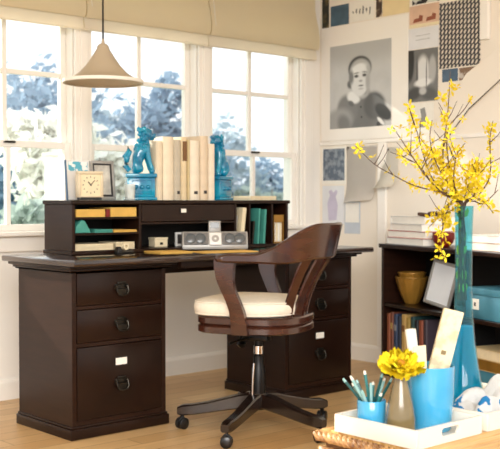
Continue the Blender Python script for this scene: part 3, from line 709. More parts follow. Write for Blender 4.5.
for k in range(5):
    a = math.radians(105+72*k); m_ = RZ(a)
    fr = []
    for r_, zt, zb, hw in ((.03, .165, .105, .030), (.08, .160, .098, .028), (.15, .142, .088, .026), (.22, .124, .076, .024), (.29, .112, .066, .023), (.335, .108, .062, .022), (.358, .098, .066, .018)):
        e = .006
        fr.append([(r_, -hw, zb+e), (r_, -hw+e, zb), (r_, hw-e, zb), (r_, hw, zb+e), (r_, hw, zt-e), (r_, hw-e, zt), (r_, -hw+e, zt), (r_, -hw, zt-e)])
    lg = MB().sweep(fr, m_).build('base_arm', M['walnut_dark'], ch, smooth=True)
    x_, y_ = .338*math.cos(a), .338*math.sin(a)
    c = MB(); wa = a+.9+k
    c.lathe([(0, 0), (.006, 0), (.006, .03), (0, .03)], 10, T(x_, y_, .045))
    for off in (-.013, .013):
        c.lathe([(0, -.009), (.020, -.009), (.0255, -.005), (.0255, .005), (.020, .009), (0, .009)], 20, T(x_, y_, .0257) @ RZ(wa) @ T(0, off, 0) @ RX(math.pi/2))
    c.tube([(x_-.022*math.cos(wa), y_-.022*math.sin(wa), .034), (x_, y_, .055), (x_+.022*math.cos(wa), y_+.022*math.sin(wa), .038)], [.006, .010, .006], 8)
    c.build('caster', M['rubber'], lg, smooth=True)

# ---------------- bookcase by the right wall ----------------
BA = math.atan2(-.9474, -.32)
BW, BD, BH = 1.34, .30, .7585
bc = thing('bookcase', 'low black bookcase standing against the right wall', 'bookcase', (2.18, .183, 0), BA)
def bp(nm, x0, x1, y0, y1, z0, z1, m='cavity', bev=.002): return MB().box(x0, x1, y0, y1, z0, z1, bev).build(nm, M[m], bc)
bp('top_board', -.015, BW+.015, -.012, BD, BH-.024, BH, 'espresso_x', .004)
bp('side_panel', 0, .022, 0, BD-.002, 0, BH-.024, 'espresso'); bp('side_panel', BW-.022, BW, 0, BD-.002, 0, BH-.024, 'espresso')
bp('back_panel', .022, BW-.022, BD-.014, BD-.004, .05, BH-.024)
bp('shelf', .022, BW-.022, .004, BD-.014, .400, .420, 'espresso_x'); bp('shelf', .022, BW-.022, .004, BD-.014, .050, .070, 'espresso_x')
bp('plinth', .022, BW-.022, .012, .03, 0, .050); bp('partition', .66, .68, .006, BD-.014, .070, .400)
BM = T(2.18, .183, 0) @ RZ(BA)
def bloc(x, y, z): return tuple(BM @ Vector((x, y, z)))
def bthing(name, label, cat, x, y, z, rz=0, group=None): return thing(name, label, cat, bloc(x, y, z), BA+rz, group)
# bowls
for z, rr, lab in ((.4208, .080, 'larger golden fluted bowl on the bookcase shelf, the lower of two'), (.4208+.052, .068, 'smaller golden bowl nested in the larger one on the bookcase shelf')):
    h = .145 if rr > .07 else .118
    r = bthing('bowl', lab, 'bowl', .125, .125, z, group=None)
    s_ = rr/.07
    pr = [(0, .0), (.034*s_, 0), (.040*s_, .010), (.060*s_, h*.45), (.074*s_, h*.8), (.080*s_, h), (.077*s_, h), (.070*s_, h*.8), (.055*s_, h*.45), (.034*s_, .012), (0, .010)]
    MB().lathe(pr, 60, None, 12, .02).build('bowl_body', M['gold'], r, smooth=True)
    MB().lathe([(.079*s_, h), (.083*s_, h+.002), (.083*s_, h+.008), (.077*s_, h+.008), (.079*s_, h)], 48).build('rim', M['gold'], r, smooth=True)
# silver leaning frame
r = thing('picture_frame', 'pale silver frame leaning askew beside the golden bowls', 'picture frame', bloc(.420, .085, .4370), 0, None, (-.20, .14, BA+.10))
b = MB(); b.box(-.105, .105, 0, .012, 0, .018, .002); b.box(-.105, .105, 0, .012, .227, .245, .002); b.box(-.105, -.088, 0, .012, .018, .227, .002); b.box(.088, .105, 0, .012, .018, .227, .002); b.build('frame', M['silver'], r, smooth=True)
MB().box(-.088, .088, .003, .009, .018, .227).build('picture', mat('pale_blue_print', (236, 240, 244), .6, .03, 8), r)
# blue box
r = bthing('storage_box', 'teal blue storage box with a white label on the bookcase upper shelf', 'box', 1.00, .14, .4208)
MB().box(-.21, .21, -.12, .12, 0, .118, .003).build('box_body', M['tealbox'], r, smooth=True); MB().box(-.214, .214, -.124, .124, .118, .152, .003).build('lid', M['tealbox'], r, smooth=True)
lb = MB().box(-.158, -.098, -.1235, -.1202, .045, .098, .001).build('card_label', M['label'], r); lb['label'] = 'white square card label'
MB().box(-.135, -.120, -.1245, -.1237, .062, .080).build('label_mark', M['screen'], r)
def bbook(x, t, h, col, lab, z=.0708, dep=.19, y=.02, band=None):
    r = bthing('book', lab, 'book', x+t/2, y, z, 0, 'books on the bookcase lower shelf'); wd = t/2-.001; m = mat('book_cloth', col, .55, .08, 20)
    c = MB(); c.box(-wd, -wd+.003, .004, dep, 0, h, .0008); c.box(wd-.003, wd, .004, dep, 0, h, .0008); c.prism([(-wd, .006), (-wd*.6, -.002), (wd*.6, -.002), (wd, .006)], 0, h, 'z'); c.build('cover', m, r)
    MB().box(-wd+.0032, wd-.0032, .008, dep-.004, .002, h-.005).build('page_block', M['creamp'], r)
    if band: MB().box(-wd*.62, wd*.62, -.0035, -.0015, h*.68, h*.80).build('spine_band', mat('spine_band', band, .5), r)
x = .028
for t_, h, col, lab, bd in ((.036, .290, (150, 84, 54), 'rust brown book at the left end of the lower bookcase shelf', None), (.030, .300, (120, 66, 46), 'darker brown book second from the left on the lower shelf', (190, 160, 90)),
        (.040, .292, (50, 66, 96), 'navy book beside the two brown ones on the lower shelf', (150, 150, 150)), (.032, .285, (34, 42, 62), 'near-black navy book on the lower shelf', None),
        (.050, .300, (196, 160, 96), 'thick tan book in the middle of the lower shelf row', (120, 80, 40)), (.036, .288, (168, 138, 66), 'olive gold book right of the thick tan one', None),
        (.040, .296, (30, 62, 62), 'dark green book right of the olive gold one', (150, 140, 90)), (.034, .282, (26, 30, 40), 'black book right of the dark green one', None),
        (.044, .284, (142, 76, 54), 'rust red book behind the rolled paper in the blue pot', None), (.036, .292, (60, 50, 60), 'dark plum book near the bookcase partition', None)):
    bbook(x, t_, h, col, lab, band=bd); x += t_+.004
def flat_book(nm, lab, x, y, z, wx, wy, h, cover, pages='label', rz=0, grp=None, cat='book'):
    r = bthing(nm, lab, cat, x, y, z, rz, grp)
    c = MB(); c.box(-wx/2, wx/2, -wy/2, wy/2, 0, .003, .0008); c.box(-wx/2, wx/2, -wy/2, wy/2, h-.003, h, .0008); (None if cover is red_c else c.box(-wx/2, -wx/2+.004, -wy/2, wy/2, .003, h-.003)); c.build('cover', M[cover] if isinstance(cover, str) else cover, r)
    MB().box(-wx/2+.005, wx/2-.004, -wy/2+.004, wy/2-.004, .0032, h-.0032).build('page_block', M[pages], r)
pink = mat('pale_pink_cover', (236, 206, 190), .5, .03, 20); red_c = mat('red_cover', (190, 70, 56), .5, .05, 20)
zz = BH+.0006
for i, (h, cv, lab, rz) in enumerate(((.036, 'whitepl', 'white book at the bottom of the left stack on the bookcase', .0), (.040, red_c, 'red-edged white book, second from the bottom of the left stack', .05), (.038, 'whitepl', 'white book, third from the bottom of the left stack', -.04), (.042, 'whitepl', 'white book on top of the left stack on the bookcase', .03))):
    flat_book('book', lab, .205, .145, zz, .37-.012*i, .24-.01*i, h, cv, rz=rz, grp='white books stacked on the bookcase'); zz += h+.0006
topz = zz
zz = BH+.0006
for i, (h, cv, lab, rz) in enumerate(((.040, pink, 'pale pink book lying at the right of the bookcase top, lower one', .02), (.036, 'whitepl', 'cream book on the pale pink one, right of the vase', -.03))):
    flat_book('book', lab, .98, .14, zz, .40-.03*i, .24, h, cv, rz=rz); zz += h+.0006
# red pot and dried pods
r = bthing('lacquer_bowl', 'small dark red lacquer bowl on the bookcase beside the white books', 'bowl', .475, .10, BH+.0006)
MB().lathe([(0, 0), (.030, 0), (.050, .02), (.060, .05), (.058, .075), (.054, .075), (.055, .05), (.046, .024), (.028, .006), (0, .006)], 32).build('bowl_body', M['redp'], r, smooth=True)
r = bthing('dried_pod', 'brown curled dried pod lying on top of the white books', 'dried pod', .30, .12, topz+.001)
pp = [(math.cos(a*.5)*(.02+.004*a), math.sin(a*.5)*(.02+.004*a), .010+.0035*math.sin(a)) for a in range(0, 18)]
MB().tube(pp, [.006+.003*math.sin(math.pi*i/17) for i in range(18)], 8).build('pod_shell', M['bark'], r, smooth=True)
MB().tube([(.0, .0, .016), (.05, .02, .022), (.10, -.01, .012)], [.008, .007, .003], 8).build('pod_stem', M['bark'], r, smooth=True)
# right lower compartment
flat_book('storage_box', 'teal flat box under the tan boxes on the lower bookcase shelf', 1.0, .14, .0708, .40, .22, .095, 'tealbox', 'tealbox', cat='box')
tan = mat('tan_board', (206, 170, 108), .6, .06, 12)
flat_book('storage_box', 'tan flat box on the teal one, lower bookcase shelf', .98, .14, .1664, .36, .21, .056, tan, 'gold', cat='box')
flat_book('storage_box', 'pale tan flat box topmost of the stack on the lower bookcase shelf', .98, .135, .2230, .34, .20, .050, mat('pale_tan_board', (222, 198, 150), .6, .05, 12), 'creamp', cat='box')

# ---------------- pictures pinned to the right wall ----------------
G = {k: mat('print_grey_%d' % k, (k, k, int(k*.985)), .5, .04, 30) for k in (28, 62, 96, 128, 150, 176, 206, 226)}
def sheet(name, label, cat, y1, y0, z1, z0, m, part='paper', th=.002, off=.001):
    r = thing(name, label, cat, (XR-off, (y0+y1)/2, z0))
    w_ = (y1-y0)/2
    MB().box(-th, 0, -w_, w_, 0, z1-z0).build(part, m, r)
    r['_w'] = w_; del r['_w']
    return r, w_, z1-z0
def patch(r, name, m, poly, w_, h, d0=.002, d1=.0026):
    """poly in 0..1 across (left to right as seen) and 0..1 up"""
    pts = [(w_-2*w_*u, v*h) for u, v in poly]
    return MB().prism(pts, -d1, -d0, 'x').build(name, m, r)
def ell(cx, cy, rx, ry, n=20, a0=0, a1=2*math.pi): return [(cx+rx*math.cos(a0+(a1-a0)*i/n), cy+ry*math.sin(a0+(a1-a0)*i/n)) for i in range(n if a1-a0 > 6.2 else n+1)]
r, w_, h = sheet('mounting_board', 'large white mat board behind the portrait photo on the right wall', 'board', .968, .250, 2.120, 1.388, M['trimw'], th=.006)
r, w_, h = sheet('portrait_photo', 'large black and white photo of a child in a cap on the white board', 'photograph', .888, .377, 1.992, 1.464, G[206], part='print', th=.0015, off=.0076)
r.location.x = XR-.0072
r.children[0].data.materials[0] = photo_mat('portrait_print', w_, h, 196, [
    (.5, 1.0, .8, .25, 0, 180, .4), (.50, .08, .40, .34, 0, 112, .10), (.30, .22, .17, .18, .4, 122, .2), (.74, .24, .18, .16, -.5, 92, .2), (.12, .06, .26, .17, .3, 156, .25), (.24, .05, .10, .12, .6, 120, .4),
    (.88, .16, .15, .075, -.6, 44, .2), (.84, .055, .07, .022, -.7, 226, .3), (.80, .02, .03, .03, 0, 60, .3),
    (.40, .36, .11, .07, -.3, 228, .25), (.36, .29, .05, .03, -.5, 100, .4), (.58, .39, .09, .05, .5, 150, .3), (.54, .44, .10, .09, 0, 186, .25), (.57, .43, .05, .05, .4, 130, .5),
    (.345, .52, .05, .05, 0, 90, .4), (.50, .70, .19, .145, 0, 66, .10), (.51, .675, .168, .135, 0, 176, .15), (.50, .56, .150, .190, 0, 216, .10), (.48, .70, .12, .05, .2, 226, .4), (.36, .60, .04, .08, 0, 120, .5),
    (.63, .54, .035, .12, 0, 168, .6), (.445, .608, .034, .018, 0, 70, .5), (.575, .612, .032, .018, 0, 66, .5), (.445, .645, .045, .009, .1, 140, .5), (.58, .648, .04, .009, -.1, 140, .5),
    (.515, .548, .028, .014, 0, 160, .6), (.52, .492, .040, .010, 0, 112, .6), (.52, .455, .04, .012, 0, 184, .6), (.52, .24, .012, .012, 0, 40, .4), (.53, .12, .012, .012, 0, 40, .4)])
r, w_, h = sheet('photo_print', 'dark narrow print in the top row next to the corner', 'photograph', .965, .905, 2.33, 2.122, pattern_mat('dark_print', (40, 40, 30), (110, 96, 60), 12, .45, .6))
r, w_, h = sheet('photo_print', 'slate blue print in the top row, right of the dark narrow one', 'photograph', .889, .732, 2.252, 2.124, mat('slate_blue_print', (78, 106, 126), .5, .15, 14))
r, w_, h = sheet('card', 'white card with small dark brush marks in the top row', 'card', .722, .522, 2.262, 2.128, M['label'])
rnd = random.Random(2)
for q in range(6): patch(r, 'brush_mark', G[96], [(.10+q*.14, .30+rnd.uniform(-.1, .2)), (.15+q*.14, .28+rnd.uniform(0, .1)), (.17+q*.14, .45+rnd.uniform(0, .25)), (.12+q*.14, .50+rnd.uniform(0, .2))], w_, h)
r, w_, h = sheet('photo_print', 'tiny dark brown print in the top row between two pale cards', 'photograph', .505, .458, 2.31, 2.132, pattern_mat('brown_print', (72, 56, 46), (200, 180, 150), 20, .5, .55))
r, w_, h = sheet('card', 'blank cream card in the top row above the mat board', 'card', .452, .245, 2.300, 2.130, mat('cream_card', (236, 214, 166), .6, .03, 10))
r, w_, h = sheet('photo_print', 'black and white print cut off by the top edge of the photo', 'photograph', .222, .022, 2.300, 2.166, pattern_mat('bw_print', (36, 36, 38), (210, 208, 200), 11, .5, .54))
r, w_, h = sheet('photo_print', 'pinkish print of two rust brown armchairs above the pale note', 'photograph', .242, .024, 2.158, 2.030, mat('pink_print', (222, 186, 160), .5, .06, 12))
for u in (.12, .56): patch(r, 'armchair_shape', mat('rust_shape', (150, 84, 62), .6), [(u, .22), (u+.32, .26), (u+.34, .50), (u+.22, .56), (u+.20, .42), (u+.04, .40)], w_, h)
patch(r, 'floor_shape', M['creamp'], [(0, 0), (1, 0), (1, .14), (0, .16)], w_, h)
r, w_, h = sheet('note_paper', 'pale blue-white note below the pinkish print', 'paper', .250, .026, 2.024, 1.902, mat('pale_note', (226, 226, 228), .6, .03, 12))
for q in range(2): patch(r, 'pencil_line', G[150], [(.25, .62-q*.2), (.72, .64-q*.2), (.72, .66-q*.2), (.25, .64-q*.2)], w_, h)
r, w_, h = sheet('photo_print', 'black and white print of a bright room below the pale note', 'photograph', .250, .031, 1.898, 1.590, G[128], part='print')
r.children[0].data.materials[0] = photo_mat('room_print', w_, h, 120, [(.5, .92, .6, .12, 0, 110, .3), (.06, .8, .14, .4, 0, 44, .2), (.5, .55, .22, .32, 0, 214, .25), (.82, .6, .12, .25, 0, 176, .3), (.3, .5, .04, .35, 0, 90, .4), (.5, .36, .28, .08, .1, 226, .3), (.2, .16, .25, .12, .3, 70, .4), (.7, .14, .3, .12, -.2, 90, .4), (.5, .2, .12, .07, 0, 190, .4), (.62, .5, .02, .3, 0, 120, .4)])
r, w_, h = sheet('card', 'small card with grey sketch below the room print, behind blossoms', 'card', .225, .060, 1.582, 1.400, M['label'])
patch(r, 'sketch', G[150], [(.3, .2), (.45, .55), (.4, .8), (.6, .85), (.7, .5), (.6, .2)], w_, h)
# houndstooth swatch
def hound():
    m = bpy.data.materials.new('woven_check'); m.use_nodes = True; t = m.node_tree; p = t.nodes['Principled BSDF']; L = t.links.new
    co = t.nodes.new('ShaderNodeTexCoord'); mp = t.nodes.new('ShaderNodeMapping'); mp.inputs['Scale'].default_value = (0, 1, 1)
    wv = t.nodes.new('ShaderNodeTexWave'); wv.wave_type = 'BANDS'; wv.bands_direction = 'Y'; wv.inputs['Scale'].default_value = 12; wv.inputs['Distortion'].default_value = 0
    w2 = t.nodes.new('ShaderNodeTexWave'); w2.wave_type = 'BANDS'; w2.bands_direction = 'DIAGONAL'; w2.inputs['Scale'].default_value = 22
    mx = t.nodes.new('ShaderNodeMath'); mx.operation = 'MULTIPLY'
    r_ = t.nodes.new('ShaderNodeValToRGB'); r_.color_ramp.elements[0].position = .2; r_.color_ramp.elements[1].position = .45
    r_.color_ramp.elements[0].color = (*lin((70, 68, 72)), 1); r_.color_ramp.elements[1].color = (*lin((222, 212, 196)), 1)
    L(co.outputs['Object'], mp.inputs[0]); L(mp.outputs[0], wv.inputs[0]); L(mp.outputs[0], w2.inputs[0]); L(wv.outputs['Fac'], mx.inputs[0]); L(w2.outputs['Fac'], mx.inputs[1]); L(mx.outputs[0], r_.inputs[0]); L(r_.outputs[0], p.inputs['Base Color']); p.inputs['Roughness'].default_value = .9
    return m
r, w_, h = sheet('fabric_swatch', 'grey and cream woven check fabric swatch pinned at upper right', 'fabric swatch', .020, -.262, 2.145, 1.768, hound(), part='cloth', th=.004)
r, w_, h = sheet('photo_print', 'small brown and grey print just below the check fabric swatch', 'photograph', -.12, -.235, 1.760, 1.690, pattern_mat('brown_small', (130, 104, 84), (200, 190, 180), 20, .5, .6))
r, w_, h = sheet('photo_print', 'small slate blue print peeking out below the check fabric swatch', 'photograph', .00, -.11, 1.762, 1.690, mat('slate_small', (86, 110, 134), .5, .15, 20))
# lower left group
r, w_, h = sheet('photo_print', 'dark slate print with white border, lower left of the portrait', 'photograph', .966, .752, 1.350, 1.110, M['label'])
patch(r, 'image', pattern_mat('slate_texture', (92, 104, 120), (140, 150, 160), 26, .45, .6), [(.06, .10), (.94, .10), (.94, .95), (.06, .95)], w_, h)
r, w_, h = sheet('sketch_sheet', 'pale sheet with a faint lilac sketch below the slate print', 'paper', .960, .770, 1.100, .850, mat('grey_white_sheet', (226, 228, 232), .6, .03, 10))
patch(r, 'sketch', mat('lilac_wash', (206, 200, 222), .6), [(.3, .1), (.24, .55), (.36, .75), (.30, .86), (.42, .90), (.52, .82), (.64, .90), (.72, .84), (.62, .72), (.72, .5), (.66, .12)], w_, h)
r, w_, h = sheet('note_paper', 'pale blue grey sheet hanging just above the right end of the desk', 'paper', .765, .632, .998, .795, mat('blue_grey_sheet', (196, 204, 214), .6, .04, 10))
patch(r, 'blank_area', M['label'], [(.06, .35), (.94, .35), (.94, .97), (.06, .97)], w_, h)
def curl(name, label, y1, y0, z1, z0, m, bow, roll):
    r = thing(name, label, 'paper', (XR-.001, (y0+y1)/2, z0)); w_ = (y1-y0)/2; h = z1-z0
    b = bmesh.new(); g = []
    for i in range(15):
        v = i/14; row = []
        for j in range(11):
            u = j/10; x = -.003-bow*math.sin(math.pi*u)*(1-v)-roll*(max(0, .3-v)/.3)**2
            row.append(b.verts.new((x, w_-2*w_*u*(1-.06*(1-v)), v*h+(.02*(u-.5)*(1-v)))))
        g.append(row)
    for i in range(14):
        for j in range(10): b.faces.new((g[i][j], g[i][j+1], g[i+1][j+1], g[i+1][j]))
    bmesh.ops.solidify(b, geom=b.faces[:], thickness=.0006)
    m_ = MB(); m_.merge(b); m_.build('sheet', m, r, smooth=True)
    MB().ball((-.006, 0, h-.015), .006).build('push_pin', M['pewter'], r, smooth=True)
curl('curled_paper', 'large cream sheet curling off the wall right of the slate print', .745, .495, 1.345, 1.000, mat('curled_sheet', (232, 226, 218), .6, .02, 6), .035, .03)
curl('curled_paper', 'white sheet curling off the wall next to the trim stile', .480, .320, 1.330, 1.080, M['label'], .05, .06)

# ---------------- rattan table in the foreground ----------------
TX0, TX1, TY0, TY1, TT = -.205, 1.15, -2.75, -1.62, .36
r = thing('rattan_table', 'low rattan trunk table with braided rim in the foreground', 'table', ((TX0+TX1)/2, (TY0+TY1)/2, 0))
cx, cy = (TX0+TX1)/2, (TY0+TY1)/2; hx, hy = (TX1-TX0)/2, (TY1-TY0)/2
b = MB(); n_ = 34
for i in range(n_):
    y0 = -hy+.03+(2*hy-.06)*i/n_; b.box(-hx+.03, hx-.03, y0, y0+(2*hy-.06)/n_-.001, TT-.010, TT-.0005, .002)
b.build('slatted_top', M['bamboo'], r)
b = MB()
def strands(p0, p1, z, ph):
    L_ = (Vector(p1)-Vector(p0)).length; k = int(L_/.03); d_ = (Vector(p1)-Vector(p0)).normalized(); nn = Vector((-d_.y, d_.x, 0)); pts = []
    for i in range(k*3+1):
        q = i/(k*3); pts.append(Vector(p0)+d_*L_*q+nn*.007*math.sin(math.pi*(i/3)+ph)+Vector((0, 0, z)))
    b.tube(pts, .0085, 6)
for j in range(16):
    z = .03+j*.0185
    for p0, p1 in (((-hx+.012, hy-.012, 0), (-hx+.012, -hy+.012, 0)), ((hx-.012, hy-.012, 0), (-hx+.012, hy-.012, 0))): strands(p0, p1, z, math.pi*(j % 2))
b.build('woven_side', M['rattan'], r, smooth=True)
b = MB(); b.box(-hx+.022, hx-.02, -hy+.02, hy-.022, .02, TT-.012); b.build('inner_panel', mat('rattan_lining', (120, 78, 40), .7), r)
b = MB()
for (p0, p1) in (((-hx+.006, hy, 0), (-hx+.006, -hy, 0)), ((-hx, hy-.006, 0), (hx, hy-.006, 0))):
    L_ = (Vector(p1)-Vector(p0)).length; k = int(L_/.008); d_ = (Vector(p1)-Vector(p0)).normalized(); nn = Vector((-d_.y, d_.x, 0))
    for ph in (0, 2.094, 4.189):
        b.tube([Vector(p0)+d_*L_*i/k+nn*.0085*math.cos(i*.9+ph)+Vector((0, 0, TT-.016+.0085*math.sin(i*.9+ph))) for i in range(k+1)], .0078, 6)
b.build('braided_rim', M['rattan'], r, smooth=True)
for sx, sy in ((-1, 1), (1, 1), (-1, -1), (1, -1)):
    MB().tube([(sx*(hx-.03), sy*(hy-.03), 0), (sx*(hx-.03), sy*(hy-.03), .05)], .022, 12).build('foot', M['rattan'], r, smooth=True)

def tray(label, x0, x1, y0, y1, inner=None):
    cx, cy = (x0+x1)/2, (y0+y1)/2; hx, hy = (x1-x0)/2, (y1-y0)/2; t = .010; H_ = .050
    r = thing('serving_tray', label, 'tray', (cx, cy, TT+.0006))
    MB().box(-hx+t, hx-t, -hy+t, hy-t, 0, .006).build('tray_bottom', M['traywhite'] if inner is None else M[inner], r)
    for xa in (-hx, hx-t): MB().box(xa, xa+t, -hy, hy, 0, H_, .002).build('tray_side', M['traywhite'], r, smooth=True)
    for sy in (-1, 1):
        ya, yb = sorted((sy*hy, sy*(hy-t))); e = MB()
        zc = .030; q = 10
        lowh = [(.028+.011*math.cos(-math.pi/2*i/q), zc+.011*math.sin(-math.pi/2*i/q)) for i in range(q+1)]
        lo_p = [(-hx+t, 0), (hx-t, 0), (hx-t, zc)]+lowh+[(-x, z) for x, z in lowh[::-1]]+[(-hx+t, zc)]
        up_p = [(-hx+t, H_), (hx-t, H_), (hx-t, zc)]+[(x, 2*zc-z) for x, z in lowh]+[(-x, 2*zc-z) for x, z in lowh[::-1]]+[(-hx+t, zc)]
        e.prism(lo_p, ya, yb, 'y'); e.prism(up_p, ya, yb, 'y')
        e.build('tray_end', M['traywhite'], r)
    return r
tray('white lacquer tray with hand slots holding the cup, flower vase and blue pot', -.183, .106, -1.964, -1.674)
tray('second white tray with the tall aqua vase and tissue, cut off at the right', .130, .53, -1.964, -1.655, 'bamboo')
TB = TT+.0072
# cup with teal pencils
r = thing('pencil_cup', 'small sky blue cup full of teal pencils at the left of the tray', 'cup', (-.113, -1.750, TB))
MB().lathe([(0, 0), (.038, 0), (.040, .004), (.040, .083), (.0385, .085), (.037, .083), (.037, .006), (0, .006)], 40).build('cup_body', M['blue'], r, smooth=True)
tealm = [mat('teal_lacquer', (38, 122, 122), .3, .1, 20), mat('pale_teal_lacquer', (150, 196, 196), .3, .05, 20), mat('dark_teal_lacquer', (24, 84, 84), .3, .1, 20)]
cr_, cf_ = Vector((.744, -.668, 0)), Vector((.667, .744, 0))
tips = [(343, 375, 0), (349, 371, 1), (357, 378, 2), (364, 368, 2), (369, 377, 0), (374, 380, 2), (382, 370, 1), (386, 376, 1), (391, 374, 0), (379, 386, 1), (360, 384, 0), (353, 382, 2)]
PENC = [(-.078, .02, .128), (-.061, -.02, .142), (-.039, .03, .122), (-.019, .01, .152), (-.006, -.03, .125), (.008, .03, .117), (.030, .0, .145), (.041, .03, .128), (.055, -.01, .134), (.022, -.04, .098), (-.031, -.035, .105), (-.05, .04, .112)]
PLAB = ['teal pencil leaning farthest left', 'pale teal pencil, second from the left', 'dark teal pencil, third from the left', 'tallest dark teal pencil left of the middle',
        'pale teal pencil at the very middle', 'dark teal pencil just right of the middle', 'tall white-tipped teal pencil right of middle', 'pale teal pencil near the right edge', 'teal pencil leaning farthest right beside the bud vase',
        'short dark teal pencil at the front right', 'short pale teal pencil at the front left', 'dark teal pencil at the back left']
for i, (a, bb, z) in enumerate(PENC):
    e0 = cr_*(-a*.30)+cf_*(-bb*.3); e1 = cr_*a+cf_*bb; e0.z = .010; e1.z = z+.012
    # keep clear of the cup lip
    f = (.085-e0.z)/(e1.z-e0.z); m_ = e0.lerp(e1, f); rr = math.hypot(m_.x, m_.y)
    if rr > .031:
        s_ = .031/rr; tgt = Vector((m_.x*s_, m_.y*s_, .085)); e0 = e1+(tgt-e1)*((e1.z-.010)/(e1.z-.085)); q_ = math.hypot(e0.x, e0.y)
        if q_ > .031: e0.x *= .031/q_; e0.y *= .031/q_
    p = thing('pencil', PLAB[i]+' in the small sky blue cup', 'pencil', (-.113, -1.750, TB), 0, 'teal pencils in the cup')
    k = e0.lerp(e1, .93)
    MB().tube([e0, k], .0044, 6).build('shaft', tealm[1] if i % 3 == 1 else tealm[0 if i % 2 else 2], p)
    MB().tube([k, e1], [.0044, .0030], 6).build('tip', M['label'] if i % 2 else tealm[1], p)
# flower vase
r = thing('bud_vase', 'glossy olive brown cone vase holding the yellow flower on the tray', 'vase', (-.094, -1.838, TB))
MB().lathe([(0, 0), (.038, 0), (.041, .006), (.040, .045), (.034, .085), (.024, .125), (.016, .155), (.013, .172), (.015, .176), (.011, .176), (.010, .16), (0, .15)], 44).build('vase_body', M['olive'], r, smooth=True)
r = thing('yellow_flower', 'big ruffled yellow flower in the olive brown vase', 'flower', (-.094, -1.838, TB+.186))
MB().tube([(0, 0, -.03), (.002, 0, 0)], .0035, 8).build('stem', M['leaf'], r)
def petal(L_, W_, cup):
    b = bmesh.new(); g = []
    for i in range(9):
        v = i/8; row = []
        ww = W_*math.sin(math.pi*min(.92, v*.86+.08))**.7
        for j in range(7):
            u = (j-3)/3; row.append(b.verts.new((L_*v, u*ww, cup*v*v*.02+.006*math.sin(5*u+7*v)*v-.004*u*u)))
        g.append(row)
    for i in range(8):
        for j in range(6): b.faces.new((g[i][j], g[i][j+1], g[i+1][j+1], g[i+1][j]))
    bmesh.ops.solidify(b, geom=b.faces[:], thickness=.0008); m_ = MB(); m_.merge(b); return m_
tilt = Matrix.Rotation(.38, 4, Vector((.744, -.668, 0)))   # the head nods toward the room
hd = tilt
pr0 = petal(.062, .024, .6).build('petal', M['petal'], r, smooth=True); pr0.matrix_local = hd @ T(0, 0, 0)
rnd = random.Random(8)
for ring, (n_, el, sc) in enumerate(((11, -.08, 1.08), (10, .18, .92), (8, .45, .62), (5, .8, .40))):
    for k in range(n_):
        o = pr0 if (ring == 0 and k == 0) else pr0.copy()
        if o is not pr0: C.objects.link(o); o.parent = r
        s_ = sc*rnd.uniform(.92, 1.08)
        o.matrix_local = hd @ RZ(2*math.pi*k/n_+ring*.4+rnd.uniform(-.1, .1)) @ RY(-el+rnd.uniform(-.1, .1)) @ Matrix.Scale(s_, 4)
MB().ball((0, 0, .012), .012, (1, 1, .7), mtx=hd).build('flower_centre', M['petal_c'], r, smooth=True)
# blue pot with rolls
PXp, PYp = .022, -1.850
r = thing('blue_pot', 'tall sky blue ceramic pot holding rolled papers on the tray', 'pot', (PXp, PYp, TB))
MB().lathe([(0, 0), (.055, 0), (.058, .004), (.063, .09), (.066, .176), (.0655, .179), (.063, .179), (.061, .12), (.055, .010), (0, .008)], 56).build('pot_body', M['blue'], r, smooth=True)
def lean_thing(name, label, cat, base, top, rz_extra=0):
    d_ = (Vector(top)-Vector(base)).normalized(); r = thing(name, label, cat, base)
    xa = (cr_-d_*cr_.dot(d_)).normalized(); ya = d_.cross(xa)
    m_ = Matrix((( xa.x, ya.x, d_.x), (xa.y, ya.y, d_.y), (xa.z, ya.z, d_.z))).to_4x4() @ RZ(rz_extra)
    r.rotation_euler = m_.to_euler(); return r
def off(a, bb, z): v = cr_*a+cf_*bb; return (PXp+v.x, PYp+v.y, TB+z)
mapm = pattern_mat('printed_paper', (232, 216, 178), (196, 182, 150), 34, .46, .6)
r = lean_thing('folded_map', 'tall cream printed folded map leaning right in the blue pot', 'map', off(-.012, .020, .012), off(.068, .020, .328))
b = MB()
for q in range(5): b.box(-.027, .027, -.009+q*.0035, -.0062+q*.0035, 0, .328, .0008)
b.box(-.0295, -.0268, -.009, .0078, 0, .328, .001); b.build('paper', mapm, r)
MB().box(-.008, .006, -.0098, -.0089, .20, .212).build('printed_mark', M['olive'], r)
r = lean_thing('paper_roll', 'slim white paper roll leaning left at the back of the blue pot', 'paper roll', off(-.018, .048, .012), off(-.050, .052, .278))
b = MB(); b.lathe([(.010, 0), (.015, 0), (.0155, .262), (.010, .262), (.010, 0)], 24); b.build('roll', M['label'], r, smooth=True)
MB().lathe([(.0158, .10), (.0165, .102), (.0165, .112), (.0158, .114)], 24).build('band', M['creamp'], r, smooth=True)
r = lean_thing('card', 'short cream card standing in the front of the blue pot', 'card', off(-.022, -.008, .012), off(-.034, -.008, .235), .3)
MB().box(-.020, .020, -.001, .0015, 0, .222, .0006).build('paper', M['creamp'], r)

